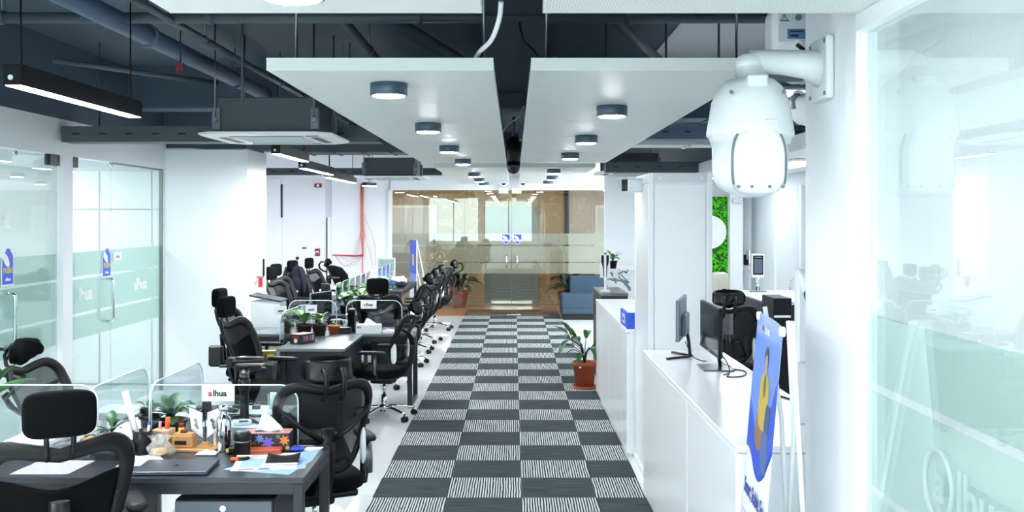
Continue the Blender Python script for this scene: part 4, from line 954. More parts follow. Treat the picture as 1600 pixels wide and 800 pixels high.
part(t, 'body', WPLAS, (-.155, -.14, 0), (.155, .16, .985), .02, 3); b = MB(); b.prism([(-.165, 1.05), (.165, .99), (.165, 1.005), (-.165, 1.07)], 1, -.15, .17); b.build('flip_top', DESK, t); part(t, 'top_collar', WPLAS, (-.15, -.13, .98), (.15, .15, 1.0))
# ---- acrylic screens between the desks
def screen(label, x0, y0, x1, y1, z0, z1, r=.09, round_a=True, round_b=True, group='clear acrylic desk screens'):
    L = math.hypot(x1 - x0, y1 - y0); t = thing('acrylic_screen', label, 'screen', (x0, y0, z0), math.atan2(y1 - y0, x1 - x0), group); h = z1 - z0
    p = [(0, 0)] + ([(0, h - r)] + [(r - r * math.cos(a), h - r + r * math.sin(a)) for a in [math.pi / 2 * k / 8 for k in range(1, 9)]] if round_a else [(0, h)])
    p += ([(L - r + r * math.sin(a), h - r + r * math.cos(a)) for a in [math.pi / 2 * k / 8 for k in range(0, 9)]] if round_b else [(L, h)]) + [(L, 0)]
    b = MB(); b.prism(p, 1, -.004, .004); b.build('pane', ACRYL, t, False)
    MB().tube([(u, 0, v) for u, v in p], .0042, 6).build('polished_edge', ACRYE, t)
    for u in (.06, L - .06): part(t, 'clamp', BLACKP, (u - .025, -.02, 0), (u + .025, .02, .03), .006)
    return t
z = .73
s1 = screen('clear acrylic screen behind the flowery tissue box, with a name sign', -1.83, 4.937, -1.09, 4.937, z, 1.03, round_a=False)
screen('clear acrylic screen on the front desk behind the nearest chair', -3.28, 4.937, -2.1, 4.937, z, 1.03)
screen('clear acrylic side screen standing behind the bamboo organizer', -1.845, 4.95, -1.845, 5.8, z, 1.03, r=.12)
screen('clear acrylic side screen at the glass-door end of the facing desk', -2.17, 4.95, -2.17, 5.8, z, 1.0, r=.12)
s2 = screen('clear acrylic screen at the second desk with a small name sign', -1.75, 10.207, -1.17, 10.207, z, 1.01)
screen('clear acrylic side screen beside the herb pots', -2.13, 8.9, -2.13, 9.9, z, 1.0, r=.12)
screen('clear acrylic screen across the second desk behind the herb pots', -2.35, 10.207, -1.85, 10.207, z, 1.01)
for k in range(6):
    y = 11.7 + .48 * k; screen(f'small acrylic screen along the third-row desk, {ORD[k]} from the camera', -2.13, y, -2.13, y + .4, z, 1.08, r=.05)
for k in range(4):
    y = 15.3 + .5 * k; screen(f'small acrylic screen along the far desk, {ORD[k]} from the camera', -2.13, y, -2.13, y + .4, z, 1.08, r=.05)
def sign(label, x, y, zc, wd, ht, sz):
    t = thing('name_sign', label, 'sign', (x, y, zc)); part(t, 'board', WPLAS, (-wd / 2, -.004, -ht / 2), (wd / 2, 0, ht / 2), .003)
    part(t, 'inner_border', GREYW, (-wd / 2 + .008, -.0048, -ht / 2 + .008), (wd / 2 - .008, -.004, ht / 2 - .008)); part(t, 'face', WPLAS, (-wd / 2 + .01, -.0056, -ht / 2 + .01), (wd / 2 - .01, -.0048, ht / 2 - .01))
    text('red_letter', 'a', RED, t, (-sz * .95, -.0066, 0), (1, 0, 0), (0, 0, 1), sz, bold=.03); text('black_letters', 'lhua', INK, t, (-sz * .6, -.0066, 0), (1, 0, 0), (0, 0, 1), sz, align='LEFT', bold=.03)
    part(t, 'hook', ACRYE, (-wd * .3, 0, ht / 2 - .01), (-wd * .22, .012, ht / 2 + .004)); part(t, 'hook', ACRYE, (wd * .22, 0, ht / 2 - .01), (wd * .3, .012, ht / 2 + .004)); return t
p = W(341, 614.5, 4.93); sign('white name sign hooked on the acrylic screen of the front desk', p.x, 4.931, p.z, .165, .082, .042)
p = W(576, 476, 10.2); sign('small white name sign hooked on the second desk screen', p.x, 10.2, p.z, .165, .085, .042)

# ---- monitor stand without monitor
t = thing('monitor_stand', 'empty black monitor stand with three splayed feet', 'stand', (-1.53, 5.55, z))
MB().cyl((0, 0, .012), (0, 0, .30), .026, n=14).build('pole', BLACKP, t); MB().cyl((0, 0, .17), (0, 0, .225), .034, n=14).build('collar', BLACKP, t); MB().cyl((0, 0, .23), (0, 0, .3), .027, n=14).build('pole_sleeve', STEEL, t)
for a in (200, 310, 20, 150): MB().tube([(0, 0, .02), (math.cos(R(a)) * .17, math.sin(R(a)) * .17, .008)], [.018, .011], 6, flat=(1, .6)).build('foot', BLACKP, t)
part(t, 'mount_plate', BLACKP, (-.13, -.05, .30), (.11, .05, .315), .004); MB().tube([(-.12, -.02, .325), (-.04, -.04, .335), (.04, 0, .33), (.12, -.03, .335)], .011, 6).build('mount_arm', BLACKP, t); MB().tube([(-.1, .04, .34), (0, .02, .35), (.1, .05, .34)], .009, 6).build('mount_arm', STEEL, t); MB().cyl((-.07, -.06, .33), (-.07, .04, .33), .02, n=10).build('mount_knob', BLACKP, t)
part(t, 'back_bracket', BLACKP, (-.2, -.02, .3), (-.12, .02, .42), .01)
# ================================================================ PLANTS
def leaf_mesh(name, bend, fold, wd, m):
    b = MB()
    def fn(a, c):
        y = a; hw = wd * (max(0.0, math.sin(math.pi * min(1, a * .93 + .05))) ** .8) * (1 - .25 * a); x = (2 * c - 1) * hw
        ang = bend * a; yy = math.sin(ang) / bend if bend else a; zz = (math.cos(ang) - 1) / bend if bend else 0
        return Vector((x, yy, zz + abs(x) * fold))
    b.grid(fn, 7, 4); o = b.build(name, m); me = o.data; bpy.data.objects.remove(o); return me
LM = {k: leaf_mesh('leaf', *k[1:], MATS[k[0]]) for k in [('leaf_green', 1.5, .35, .16), ('leaf_green', .7, .3, .13), ('leaf_light_green', 1.1, .25, .3), ('leaf_green', 1.0, .25, .32), ('leaf_dark_green', 1.3, .3, .14), ('leaf_dark_green', .6, .3, .1)]}
def leaf(parent, kind, p, az, el, L, wsc=1.0):
    o = bpy.data.objects.new('leaf', LM[kind]); C.objects.link(o); o.parent = parent; o.location = p
    o.rotation_euler = Euler((el, rnd.uniform(-.2, .2), az), 'XYZ'); o.scale = (L * wsc, L, L); return o
def pot(t, m, r0, r1, h, rim=.02, saucer=False):
    z0 = .0
    if saucer: MB().lathe([(0, 0), (r0 * 1.25, 0), (r0 * 1.38, .03), (r0 * 1.32, .03), (r0 * 1.2, .01), (0, .01)], n=24).build('saucer', m, t); z0 = .01
    MB().lathe([(0, z0), (r0, z0), (r1 * .97, h - rim * 2), (r1 * 1.08, h - rim * 2), (r1 * 1.1, h), (r1 * .95, h), (r1 * .9, h - rim * 1.5), (0, h - rim * 1.5)], n=24).build('pot', m, t)
    MB().cyl((0, 0, h - rim * 1.4), (0, 0, h - rim * 1.2), r1 * .9, n=20).build('soil', SOIL, t)
t = thing('potted_plant', 'green leafy floor plant in a terracotta pot at the end of the low white cabinet', 'plant', (.775, 10.72, .009))
pot(t, TERRA, .10, .125, .29, .025, True); part(t, 'pot_label', WPLAS, (-.07, -.135, .235), (-.045, -.122, .25), .002)
for az, el, L, st in ((100, .5, .42, .2), (70, .8, .40, .25), (130, .2, .36, .3), (160, .35, .34, .12), (40, 1.0, .42, .3), (20, .7, .34, .25), (85, 1.15, .45, .3), (-10, .9, .4, .28), (200, .3, .36, .2), (115, -.1, .34, .3), (55, 1.3, .4, .33), (-60, .8, .34, .2), (240, .6, .3, .25), (145, .75, .36, .34), (90, .1, .3, .16)):
    a = R(az); d = Vector((-math.sin(a), math.cos(a), 0)); e = Vector((0, 0, .27)) + d * st * .55 + Vector((0, 0, st * .9))
    MB().tube([(0, 0, .25), Vector((0, 0, .27)) + d * st * .15 + Vector((0, 0, st * .6)), e], .005, 6).build('stem', LEAFD, t); leaf(t, ('leaf_green', 1.5, .35, .16), e, a, el, L * .72, 1.1)
def bush(label, loc, r0, r1, h, n, L, kind, m=TERRA, spread=1.0, name='potted_plant', el=(.3, 1.3), stem=True, wsc=1.0):
    t = thing(name, label, 'plant', loc); pot(t, m, r0, r1, h, h * .08)
    for k in range(n):
        a = 2 * math.pi * k / n * 2.4 + rnd.uniform(-.3, .3); d = Vector((-math.sin(a), math.cos(a), 0)); s = rnd.uniform(.2, 1) * L * spread
        e = Vector((0, 0, h * .95)) + d * s * .35 + Vector((0, 0, s * .7))
        if stem: MB().tube([(0, 0, h * .9), e], L * .02, 5).build('stem', LEAFD, t)
        leaf(t, kind, e, a, rnd.uniform(*el), L * rnd.uniform(.7, 1.1), wsc)
    return t
G1, G2, GL, GD, GD2 = ('leaf_green', 1.0, .25, .32), ('leaf_green', .7, .3, .13), ('leaf_light_green', 1.1, .25, .3), ('leaf_dark_green', 1.3, .3, .14), ('leaf_dark_green', .6, .3, .1)
bush('dark bushy plant in a terracotta pot on the lobby floor, towards the desks', (-1.13, 20.35, 0), .12, .19, .36, 34, .42, GD, wsc=1.2)
bush('drooping dark plant in a terracotta pot behind the sofa in the lobby', (1.12, 20.2, 0), .14, .2, .34, 22, .5, GD, wsc=1.3)
bush('small light green plant in a dark pot on the marble reception block', (1.34, 13.25, 1.19), .045, .06, .1, 16, .12, GL, BLACKP)
Z = .73
bush('small potted plant on the front desk between the chair and the ruler', (-2.0, 4.85, Z), .04, .05, .07, 7, .085, G1, WPLAS)
bush('small plant in a tall dark pot behind the ruler cup', (-1.89, 5.08, Z), .04, .05, .12, 7, .075, G1, BLACKP)
bush('green broad-leaved plant in a dark bowl behind the clock box', (-1.79, 5.12, Z), .06, .075, .09, 15, .12, G1, BLACKP, spread=.8)
bush('long-leaved plant at the far end of the front desk by the glass doors', (-2.66, 4.82, Z), .06, .08, .12, 10, .26, G2, BLACKP)
bush('green herb in a dark pot on the second desk, in front of the acrylic screen', (-2.03, 9.46, Z), .06, .075, .115, 18, .13, GL, mat('brown_pot', (62, 44, 38), .5))
bush('green herb in a dark pot on the second desk beside its twin herb pot', (-1.89, 9.5, Z), .055, .07, .115, 14, .12, GL, mat('brown_pot', (62, 44, 38), .5))
bush('tiny cactus-like plant in a small orange pot on the second desk', (-1.77, 9.62, Z), .045, .06, .085, 6, .035, GL, TERRA)
bush('dark plant in a brown cup beside the side screen of the second desk', (-2.25, 9.75, Z), .035, .045, .13, 10, .1, GD, mat('brown_pot', (62, 44, 38), .5))
for k in range(7):
    bush(f'leafy pot plant on the third-row desk, {ORD[k]} of the green row', (-2.02 + .07 * (k % 2) + .03 * k, 11.75 + .36 * k, Z), .06, .075, .09, 16, .17, GL if k % 3 else G1, BLACKP)

# ================================================================ SMALL THINGS ON THE FRONT DESK
def item(name, label, cat, x, y, z=Z, rz=0.0, group=None): return thing(name, label, cat, (x, y, z), rz, group)
def flat(name, label, cat, pts, z, m, th=.0015, group=None):
    cx = sum(p[0] for p in pts) / len(pts); cy = sum(p[1] for p in pts) / len(pts)
    o = MB().prism([(p[0] - cx, p[1] - cy) for p in pts], 2, 0, th).build(name, m); o.location = (cx, cy, z); return tag(o, label, cat, group)
t = item('laptop', 'closed dark grey laptop on the front desk', 'laptop', -1.535, 4.45, Z, R(2)); LG = mat('laptop_grey', (92, 100, 110), .35, .6)
part(t, 'base', LG, (-.165, -.115, .003), (.165, .115, .011), .003); part(t, 'lid', LG, (-.165, -.115, .0115), (.165, .115, .018), .004, 2); MB().pad((0, 0, .0185), (.022, .026, .0015), n=12, m=6).build('lid_mark', SCREEN, t)
for sx in (-.13, .13):
    for sy in (-.09, .09): MB().cyl((sx, sy, 0), (sx, sy, .003), .008, n=8).build('rubber_foot', BLACKP, t)
flat('paper_sheet', 'creased white paper sheet beside the laptop', 'paper', [(-1.83, 4.49), (-1.66, 4.52), (-1.64, 4.60), (-1.72, 4.72), (-1.84, 4.70)], Z, PAPER)
flat('paper_sheet', 'printed white sheet partly under the nearest chair back', 'paper', [(-2.25, 4.36), (-1.99, 4.36), (-1.97, 4.60), (-2.23, 4.62)], Z, PAPER)
o = flat('document_folder', 'navy folder lying on the front desk, seen through the chair mesh', 'folder', [(-1.98, 4.62), (-1.84, 4.60), (-1.82, 4.76), (-1.97, 4.80)], Z, NAVY, .03)
o = flat('grey_notebook', 'grey notebook on the front desk, seen through the chair mesh', 'notebook', [(-2.2, 4.64), (-2.02, 4.66), (-2.04, 4.76), (-2.2, 4.74)], Z, GREYP, .015)
t = item('pencil_cup', 'black mesh cup full of pens with a long white ruler', 'cup', -1.80, 4.74)
MB().lathe([(0, 0), (.043, 0), (.046, .115), (.043, .115), (.041, .004), (0, .004)], n=20).build('cup', BLACKP, t)
for (dx, dy, tx, ty, L_, m, r) in ((-.01, 0, -.06, .02, .30, WPLAS, .012), (.015, .01, .02, .01, .15, BLUE, .005), (.02, -.01, .03, 0, .14, mat('cream', (220, 210, 180), .5), .007), (-.02, .015, -.04, .03, .17, WPLAS, .006)):
    if L_ > .2: MB().tube([(dx, dy, .006), (dx + tx * 1.4, dy + ty, L_)], r, 4, flat=(1.4, .25), up=(0, 1, 0)).build('ruler', WPLAS, t)
    else: MB().cyl((dx, dy, .006), (dx + tx * .5, dy + ty * .5, L_), r, n=8).build('pen', m, t)
t = item('pen_holder', 'wooden clock box pen holder with orange and pink pens', 'pen holder', -1.735, 4.84, Z, R(-8)); WD = mat('pale_wood', (206, 170, 136), .5, var=.15)
part(t, 'box', WD, (-.045, -.04, 0), (.045, .04, .10), .003); MB().cyl((0, -.0405, .058), (0, -.044, .058), .029, n=20).build('clock_face', WPLAS, t); MB().cyl((0, -.040, .058), (0, -.0435, .058), .033, n=20).build('clock_rim', GREYP, t)
for x, y, h, m, r in ((.015, .01, .155, ORANGE, .012), (-.02, .0, .135, mat('pink_pen', (206, 150, 160), .5), .007), (-.03, .015, .13, BLACKP, .007)): MB().cyl((x, y, .09), (x + .004, y, h), r, n=8).build('pen', m, t)
t = item('snack_bag', 'crinkled clear plastic bag with an amber snack', 'bag', -1.70, 4.70)
b = MB(); r3 = random.Random(5); rg = [[Vector((math.cos(q) * r * r3.uniform(.75, 1.15), math.sin(q) * r * .6 * r3.uniform(.75, 1.15), zz)) for q in [2 * math.pi * i / 14 for i in range(14)]] for r, zz in ((.05, 0), (.072, .02), (.06, .045), (.035, .07), (.055, .095))]
b.ring_loft(rg, smooth=False).build('bag', glass('crinkle_plastic', (250, 250, 246), extra=.12, haze=.22), t); MB().pad((0, 0, .022), (.07, .05, .032), n=12, m=6).build('snack', mat('amber', (222, 170, 84), .5), t)
t = item('desk_organizer', 'bamboo desk tray with wooden stationery block', 'organizer', -1.575, 4.815, Z, R(-3))
part(t, 'tray', BAMBOO, (-.115, -.045, 0), (.115, .05, .014), .003); part(t, 'block', BAMBOO, (-.105, -.02, .014), (.0, .045, .075), .004); part(t, 'slot', SOIL, (-.09, -.021, .03), (-.03, -.0195, .05)); part(t, 'wood_tray_lid', BAMBOO, (-.10, -.015, .075), (-.005, .04, .082), .002); part(t, 'red_stamp', MAROON, (-.07, 0, .082), (-.04, .02, .1), .003)
t = item('flag_stand', 'pair of white table flags on a black pole with stepped wooden base', 'flags', -1.525, 4.83, Z + .014)
for k, s in enumerate((.03, .022, .014)): part(t, 'base_step', BAMBOO, (-s, -s * .8, .008 * k), (s, s * .8, .008 * k + .008), .001)
MB().cyl((0, 0, .02), (0, 0, .185), .0025, n=8).build('pole', BLACKP, t)
for s in (-1, 1):
    MB().cyl((0, 0, .165), (s * .085, -.002, .20), .002, n=6).build('flag_arm', BLACKP, t); MB().pad((s * .086, -.002, .2), (.008, .008, .008), n=8, m=6).build('finial', BLACKP, t)
    b = MB(); b.grid(lambda a, c: Vector((s * (.012 + .07 * a + .012 * c * (1 - a) - .014 * c), -.003 - .004 * math.sin(a * 5), .168 + .03 * a - .125 * c + .012 * a * c)), 6, 6, .0006); b.build('flag', PAPER, t)
    text('flag_word', 'alhua', INK if s > 0 else GREYP, t, (s * .043, -.0095, .115), (s * .25, 0, .95) if s < 0 else (.3, 0, -.9), (-.95, 0, .25) if s < 0 else (.9, 0, .3), .026, bold=.02)
t = item('thermos_bottle', 'shiny chrome thermos bottle on the front desk', 'bottle', -1.425, 4.80)
MB().lathe([(0, 0), (.034, 0), (.036, .004), (.036, .15), (.033, .165), (.02, .178), (.019, .184), (0, .184)], n=28).build('body', STEELC, t); MB().lathe([(0, .184), (.016, .184), (.016, .196), (.024, .2), (.026, .206), (.026, .218), (.022, .224), (0, .225)], n=24).build('cap', STEELC, t); text('etched_word', 'alhua', GREYP, t, (.012, -.0355, .08), (0, 0, -1), (1, 0, 0), .02)
t = item('crumpled_tissue', 'crumpled white tissue lying beside the chrome thermos', 'tissue', -1.485, 4.735)
b = MB(); b.grid(lambda a, c: Vector(((a - .5) * .1, (c - .5) * .07, .004 + .022 * abs(math.sin(a * 7 + c * 3)) * math.sin(math.pi * a) * math.sin(math.pi * c))), 8, 6, .001); b.build('tissue', PAPER, t)
t = item('card_holder', 'small white card standing behind the crumpled tissue', 'card', -1.47, 4.86); part(t, 'card', PAPER, (-.022, -.002, 0), (.022, .0, .075)); part(t, 'card_foot', WPLAS, (-.022, -.01, 0), (.022, .012, .005))
t = item('travel_mug', 'short black travel mug in front of the flowery tissue box', 'mug', -1.305, 4.70); MB().lathe([(0, 0), (.036, 0), (.038, .07), (.04, .072), (.041, .108), (.036, .116), (0, .116)], n=24).build('body', BLACKP, t); MB().lathe([(.0415, .068), (.0425, .072), (.0415, .076), (.036, .076), (.036, .068)], n=24).build('ring', STEEL, t); MB().lathe([(0, .1165), (.03, .1165), (.028, .122), (0, .122)], n=20).build('lid', GREYP, t)
t = item('black_clip', 'small black gadget beside the chrome thermos', 'gadget', -1.365, 4.75); part(t, 'body', BLACKP, (-.02, -.03, 0), (.02, .03, .035), .008, 2); part(t, 'yellow_tab', YEL, (-.024, -.032, .012), (-.012, -.028, .03))
t = item('coiled_band', 'black and orange coiled band in front of the travel mug', 'band', -1.29, 4.615); MB().tube([(math.cos(a) * .035, math.sin(a) * .025, .01) for a in [2 * math.pi * i / 16 for i in range(16)]], .009, 8, cyclic=True).build('band', BLACKP, t); part(t, 'orange_tip', ORANGE, (-.04, -.035, .004), (.0, -.018, .02), .005); part(t, 'cream_strip', mat('cream', (220, 210, 180), .5), (-.02, .0, .012), (.06, .014, .022), .003)
t = item('tissue_box', 'dark tissue box printed with colourful flowers on the front desk', 'tissue box', -1.215, 4.83, Z, R(3)); DK = mat('flower_box_black', (44, 36, 42), .45, var=.5, scale=20)
part(t, 'carton', DK, (-.115, -.055, 0), (.115, .055, .09), .002); part(t, 'top_print', mat('flower_box_rose', (196, 140, 132), .5, var=.3, scale=20), (-.114, -.054, .09), (.114, .054, .0912)); part(t, 'opening', BLACKP, (-.06, -.02, .0912), (.06, .02, .0918))
def flower(cx, cz, r, m, n=7, y=-.0556):
    b = MB()
    for k in range(n):
        a = 2 * math.pi * k / n; d = Vector((math.cos(a), 0, math.sin(a))); p = Vector((-d.z, 0, d.x)); c = Vector((cx, y, cz))
        v = [b.b.verts.new(c + q) for q in (Vector((0, 0, 0)), d * r * .5 + p * r * .2, d * r, d * r * .5 - p * r * .2)]; b.b.faces.new(v)
    b.build('printed_flower', m, t)
for cx, cz, r, c in ((-.085, .042, .026, (236, 150, 50)), (-.03, .066, .024, (110, 150, 220)), (.01, .045, .034, (120, 100, 220)), (.09, .056, .028, (240, 130, 60)), (.05, .012, .014, (230, 190, 60)), (-.05, .015, .018, (200, 60, 70)), (-.1, .08, .016, (200, 60, 70)), (.06, .075, .013, (90, 140, 90)), (-.055, .045, .014, (80, 110, 80)), (.105, .02, .014, (226, 160, 60))): flower(cx, cz, r, mat('petal_%d_%d_%d' % c, c, .5))
def tissue(t, z, w_, h_):
    b = MB(); b.grid(lambda a, c: Vector(((a - .5) * w_ * (1.25 - .75 * c ** 1.2) + .008 * math.sin(c * 4), .018 * math.sin(a * 8 + c) * (1 - .3 * c) + .008 * c, z - .01 + c * h_ * (.72 + .28 * math.sin(math.pi * a * .9 + .5)) )), 12, 8, .0006); b.build('tissue', PAPER, t)
tissue(t, .09, .115, .10)
t = item('orange_case', 'slim orange leather case in front of the flowery tissue box', 'case', -1.2, 4.735, Z, R(4)); part(t, 'case', mat('orange_leather', (176, 76, 44), .45, var=.12), (-.09, -.028, 0), (.075, .03, .032), .01, 3); part(t, 'flap_seam', SOIL, (-.088, -.0285, .016), (.073, -.027, .018))
PB = mat('paper_blue', (150, 186, 240), .6, var=.06)
flat('magazine', 'pale blue leaflet at the bottom of the front desk papers', 'paper', [(-1.32, 4.44), (-1.0, 4.35), (-.95, 4.60), (-.955, 4.83), (-1.2, 4.66)], Z, PB, .002)
t = item('leaflet', 'white and blue leaflet with a red stripe under the black notebook', 'paper', -1.10, 4.58, Z + .0025, R(8))
part(t, 'sheet', PAPER, (-.20, -.15, 0), (.13, .16, .0015)); part(t, 'blue_block', PB, (-.17, -.1, .0015), (-.07, .06, .0019)); part(t, 'red_stripe', RED, (.0, .05, .0015), (.10, .065, .0019)); part(t, 'blue_block', BLUE, (-.08, -.145, .0015), (-.03, -.12, .0019)); part(t, 'red_block', RED, (-.17, -.14, .0015), (-.1, -.12, .0019)); part(t, 'blue_edge', PB, (.09, -.15, .0015), (.13, .16, .0018))
t = item('notebook', 'black notebook with lifted cover on the leaflets', 'notebook', -1.075, 4.555, Z + .0048, R(6))
part(t, 'pages', PAPER, (-.075, -.05, .0), (.07, .055, .012), .001); b = MB(); b.grid(lambda a, c: Vector(((a - .5) * .15, -.052 + .112 * c, .0125 + .014 * (2 * a - 1) ** 2 * c + .006 * c)), 8, 4, .002); b.build('cover', BLACKM, t); part(t, 'back_cover', BLACKM, (-.077, -.052, -.002), (.072, .057, .0))
t = item('blue_clip', 'blue plastic wrapper behind the leaflets', 'wrapper', -1.065, 4.80, Z + .002); MB().pad((0, 0, .01), (.08, .045, .02), n=12, m=6).build('wrapper', BLUE, t); flat('paper_sheet', 'white paper slip behind the blue wrapper', 'paper', [(-1.04, 4.80), (-.955, 4.80), (-.95, 4.88), (-1.03, 4.88)], Z, PAPER)
t = item('yellow_marker', 'yellow capped marker behind the wooden block', 'marker', -1.67, 4.90); MB().cyl((0, 0, 0), (.004, 0, .095), .012, .014, 10).build('barrel', YEL, t); MB().cyl((.004, 0, .095), (.004, 0, .115), .013, n=10).build('cap', MAROON, t)
# facing desk
flat('desk_pad', 'pale desk pad on the facing desk under the monitor stand', 'desk pad', [(-1.74, 5.36), (-1.34, 5.30), (-1.34, 5.95), (-1.72, 5.95)], Z, mat('pale_pad', (200, 210, 214), .4), .002)
for k, (x, y, a) in enumerate(((-2.02, 5.6, .1), (-2.0, 5.4, -.2), (-1.99, 5.72, .15), (-2.03, 5.25, 0), (-1.96, 5.15, .1))):
    o = MB().box((0, 0, .0), (.22, .3, .0016)).build('paper_sheet', PAPER); o.location = (x, y, Z + .002 + .004 * k); o.rotation_euler = (.02 + .03 * (k % 3), 0, a); tag(o, ['large white plan sheet on the facing desk, bottom of the heap', 'white plan sheet turned aslant on the facing desk heap', 'white sheet with raised corner on the facing desk heap', 'white sheet at the glass-door side of the facing desk', 'white sheet next to the side screen on the facing desk'][k], 'paper')
t = item('document_tray', 'clear plastic document tray with papers behind the nearest chair', 'tray', -2.33, 4.75); part(t, 'tray', glass('tray_plastic', (240, 244, 246), extra=.05, haze=.2), (-.13, -.1, 0), (.13, .12, .06), .01); part(t, 'papers', PAPER, (-.11, -.09, .06), (.11, .1, .075)); 
t = item('tape_dispenser', 'black tape dispenser with orange roll behind the nearest chair', 'tape dispenser', -2.08, 4.76); MB().pad((0, 0, .03), (.1, .05, .06), n=14, m=8).build('body', BLACKP, t); MB().cyl((.01, -.03, .05), (.01, .03, .05), .028, n=14).build('tape_roll', mat('tape_orange', (230, 150, 40), .5), t)
t = item('desk_webcam', 'small black rounded device with a white cable on the facing desk', 'device', -1.79, 5.7); MB().lathe([(0, 0), (.028, 0), (.03, .02), (.026, .07), (.014, .088), (0, .09)], n=16).build('body', BLACKP, t); MB().tube([(-.02, -.02, .03), (-.06, -.05, .015), (-.1, -.1, .004)], .003, 6).build('cable', WPLAS, t)
t = item('mouse', 'black computer mouse on the facing desk', 'mouse', -1.66, 5.75, Z + .002, R(60)); MB().pad((0, 0, .012), (.055, .1, .026), p=2.5, n=14, m=8).build('shell', BLACKP, t); part(t, 'scroll_wheel', GREYP, (-.004, .02, .022), (.004, .035, .027))
t = item('headset', 'black headset lying behind the name sign', 'headset', -1.6, 5.85, Z + .002); MB().tube([(-.06, 0, .012), (-.04, .04, .02), (.04, .04, .02), (.06, 0, .012)], .007, 6).build('band', BLACKP, t)
for s in (-1, 1): MB().cyl((s * .06, 0, .0), (s * .06, 0, .022), .025, n=12).build('ear_pad', BLACKP, t)
t = item('clear_cup', 'clear plastic cup with white cards on the facing desk', 'cup', -1.44, 5.85, Z); MB().lathe([(0, 0), (.03, 0), (.034, .09), (.032, .09), (.028, .003), (0, .003)], n=16).build('cup', ACRYL, t); part(t, 'cards', PAPER, (-.018, -.006, .004), (.018, .006, .1))
t = item('charger', 'white charger block on the pale desk pad', 'charger', -1.5, 5.4, Z + .002, R(20)); part(t, 'block', WPLAS, (-.05, -.03, 0), (.05, .03, .025), .008, 2); part(t, 'stand_tab', GREYP, (-.02, -.032, .02), (.03, -.02, .028))

# ================================================================ SECOND DESK AND BEYOND
t = item('tissue_box', 'dark patterned tissue carton at the near corner of the second desk', 'tissue box', -1.935, 8.95, Z, R(-25)); part(t, 'carton', DK, (-.065, -.1, 0), (.065, .1, .085), .002); part(t, 'top_print', mat('flower_box_rose', (196, 140, 132), .5, var=.3, scale=20), (-.06, -.095, .085), (.06, .095, .0865)); part(t, 'red_print', RED, (-.04, -.1012, .05), (.03, -.1, .075)); MB().cyl((.0, -.1, .028), (.0, -.1016, .028), .02, n=14).build('white_print', WPLAS, t)
for k, y in enumerate((-.06, -.02, .03, .07)): part(t, 'side_print', mat(f'side_print_{k}', ((120, 90, 150), (190, 110, 60), (90, 110, 170), (170, 140, 150))[k], .5), (.065, y - .015, .02), (.0662, y + .015, .07))
t = thing('side_pedestal', 'low dark drawer unit left of the L-shaped second desk', 'drawers', (-2.16, 8.57, 0)); t['label'] = 'low dark drawer unit beside the L-shaped second desk'
part(t, 'body', DESKF, (-.07, -.14, .04), (.07, .14, .6), .004); part(t, 'top', DESKL, (-.08, -.15, .6), (.08, .15, .625), .002)
for k in range(3): part(t, 'drawer', DESK, (-.065, -.152, .05 + .18 * k), (.065, -.14, .225 + .18 * k), .003)
part(t, 'foot_frame', BLACKP, (-.06, -.12, 0), (.06, .12, .04))
t = item('snack_box', 'yellow and green patterned box on the low drawer unit', 'box', -2.155, 8.56, .625, R(10)); part(t, 'carton', mat('snack_green', (120, 120, 60), .5, var=.6, scale=25), (-.07, -.05, 0), (.07, .05, .085), .002); part(t, 'red_print', MAROON, (-.05, -.0512, .01), (-.01, -.05, .05)); part(t, 'yellow_print', YEL, (.0, -.0512, .02), (.05, -.05, .06)); part(t, 'top_print', mat('kraft', (190, 176, 120), .6), (-.068, -.048, .085), (.068, .048, .0862))
t = item('wire_notebook', 'spiral notebook standing upright beside the side screen', 'notebook', -2.06, 9.2, Z, R(15)); part(t, 'cover', PAPER, (-.004, -.05, 0), (.004, .06, .15), .001); part(t, 'navy_back', NAVY, (.004, -.048, .002), (.008, .058, .148))
for k in range(7): MB().tube([(math.cos(a) * .009, -.052 + math.sin(a) * .009, .015 + .02 * k) for a in [2 * math.pi * i / 8 for i in range(8)]], .0015, 4, cyclic=True).build('spiral_ring', BLACKP, t)
t = item('black_box', 'low black box on the inner corner of the second desk', 'box', -1.69, 9.68, Z); part(t, 'body', BLACKP, (-.1, -.05, 0), (.08, .06, .05), .005); part(t, 'lid', BLACKM, (-.102, -.052, .05), (.082, .062, .06), .003)
t = item('speaker', 'narrow black upright speaker on the second desk', 'speaker', -1.625, 9.8, Z); part(t, 'body', BLACKP, (-.035, -.035, 0), (.035, .04, .23), .006); part(t, 'grille', BLACKF, (-.03, -.0375, .02), (.03, -.0345, .21))
t = item('glass_tumbler', 'clear glass tumbler behind the low black box', 'glass', -1.74, 9.9, Z); MB().lathe([(0, 0), (.034, 0), (.04, .1), (.037, .1), (.031, .006), (0, .006)], n=18).build('glass', ACRYL, t)
t = item('white_tissue_box', 'white tissue box with pink label at the edge of the second desk', 'tissue box', -1.44, 9.72, Z); part(t, 'carton', WPLAS, (-.12, -.06, 0), (.12, .06, .085), .002); part(t, 'pink_label', mat('pink_print', (206, 110, 120), .5), (-.112, -.0612, .05), (-.07, -.06, .07)); tissue(t, .085, .11, .07)
t = item('leaflets', 'red and white leaflets beside the white tissue box', 'paper', -1.18, 9.84, Z, R(-8)); part(t, 'lower_sheet', PAPER, (-.12, -.1, 0), (.1, .1, .012)); part(t, 'red_sheet', RED, (-.1, -.08, .012), (.08, .08, .014)); part(t, 'white_sheet', PAPER, (-.08, -.06, .014), (.1, .02, .016))
t = item('pen_pot', 'small dark pen pot at the screen end of the second desk', 'pen pot', -1.16, 9.7, Z); MB().lathe([(0, 0), (.025, 0), (.027, .07), (.024, .07), (.022, .004), (0, .004)], n=16).build('pot', BLACKP, t)
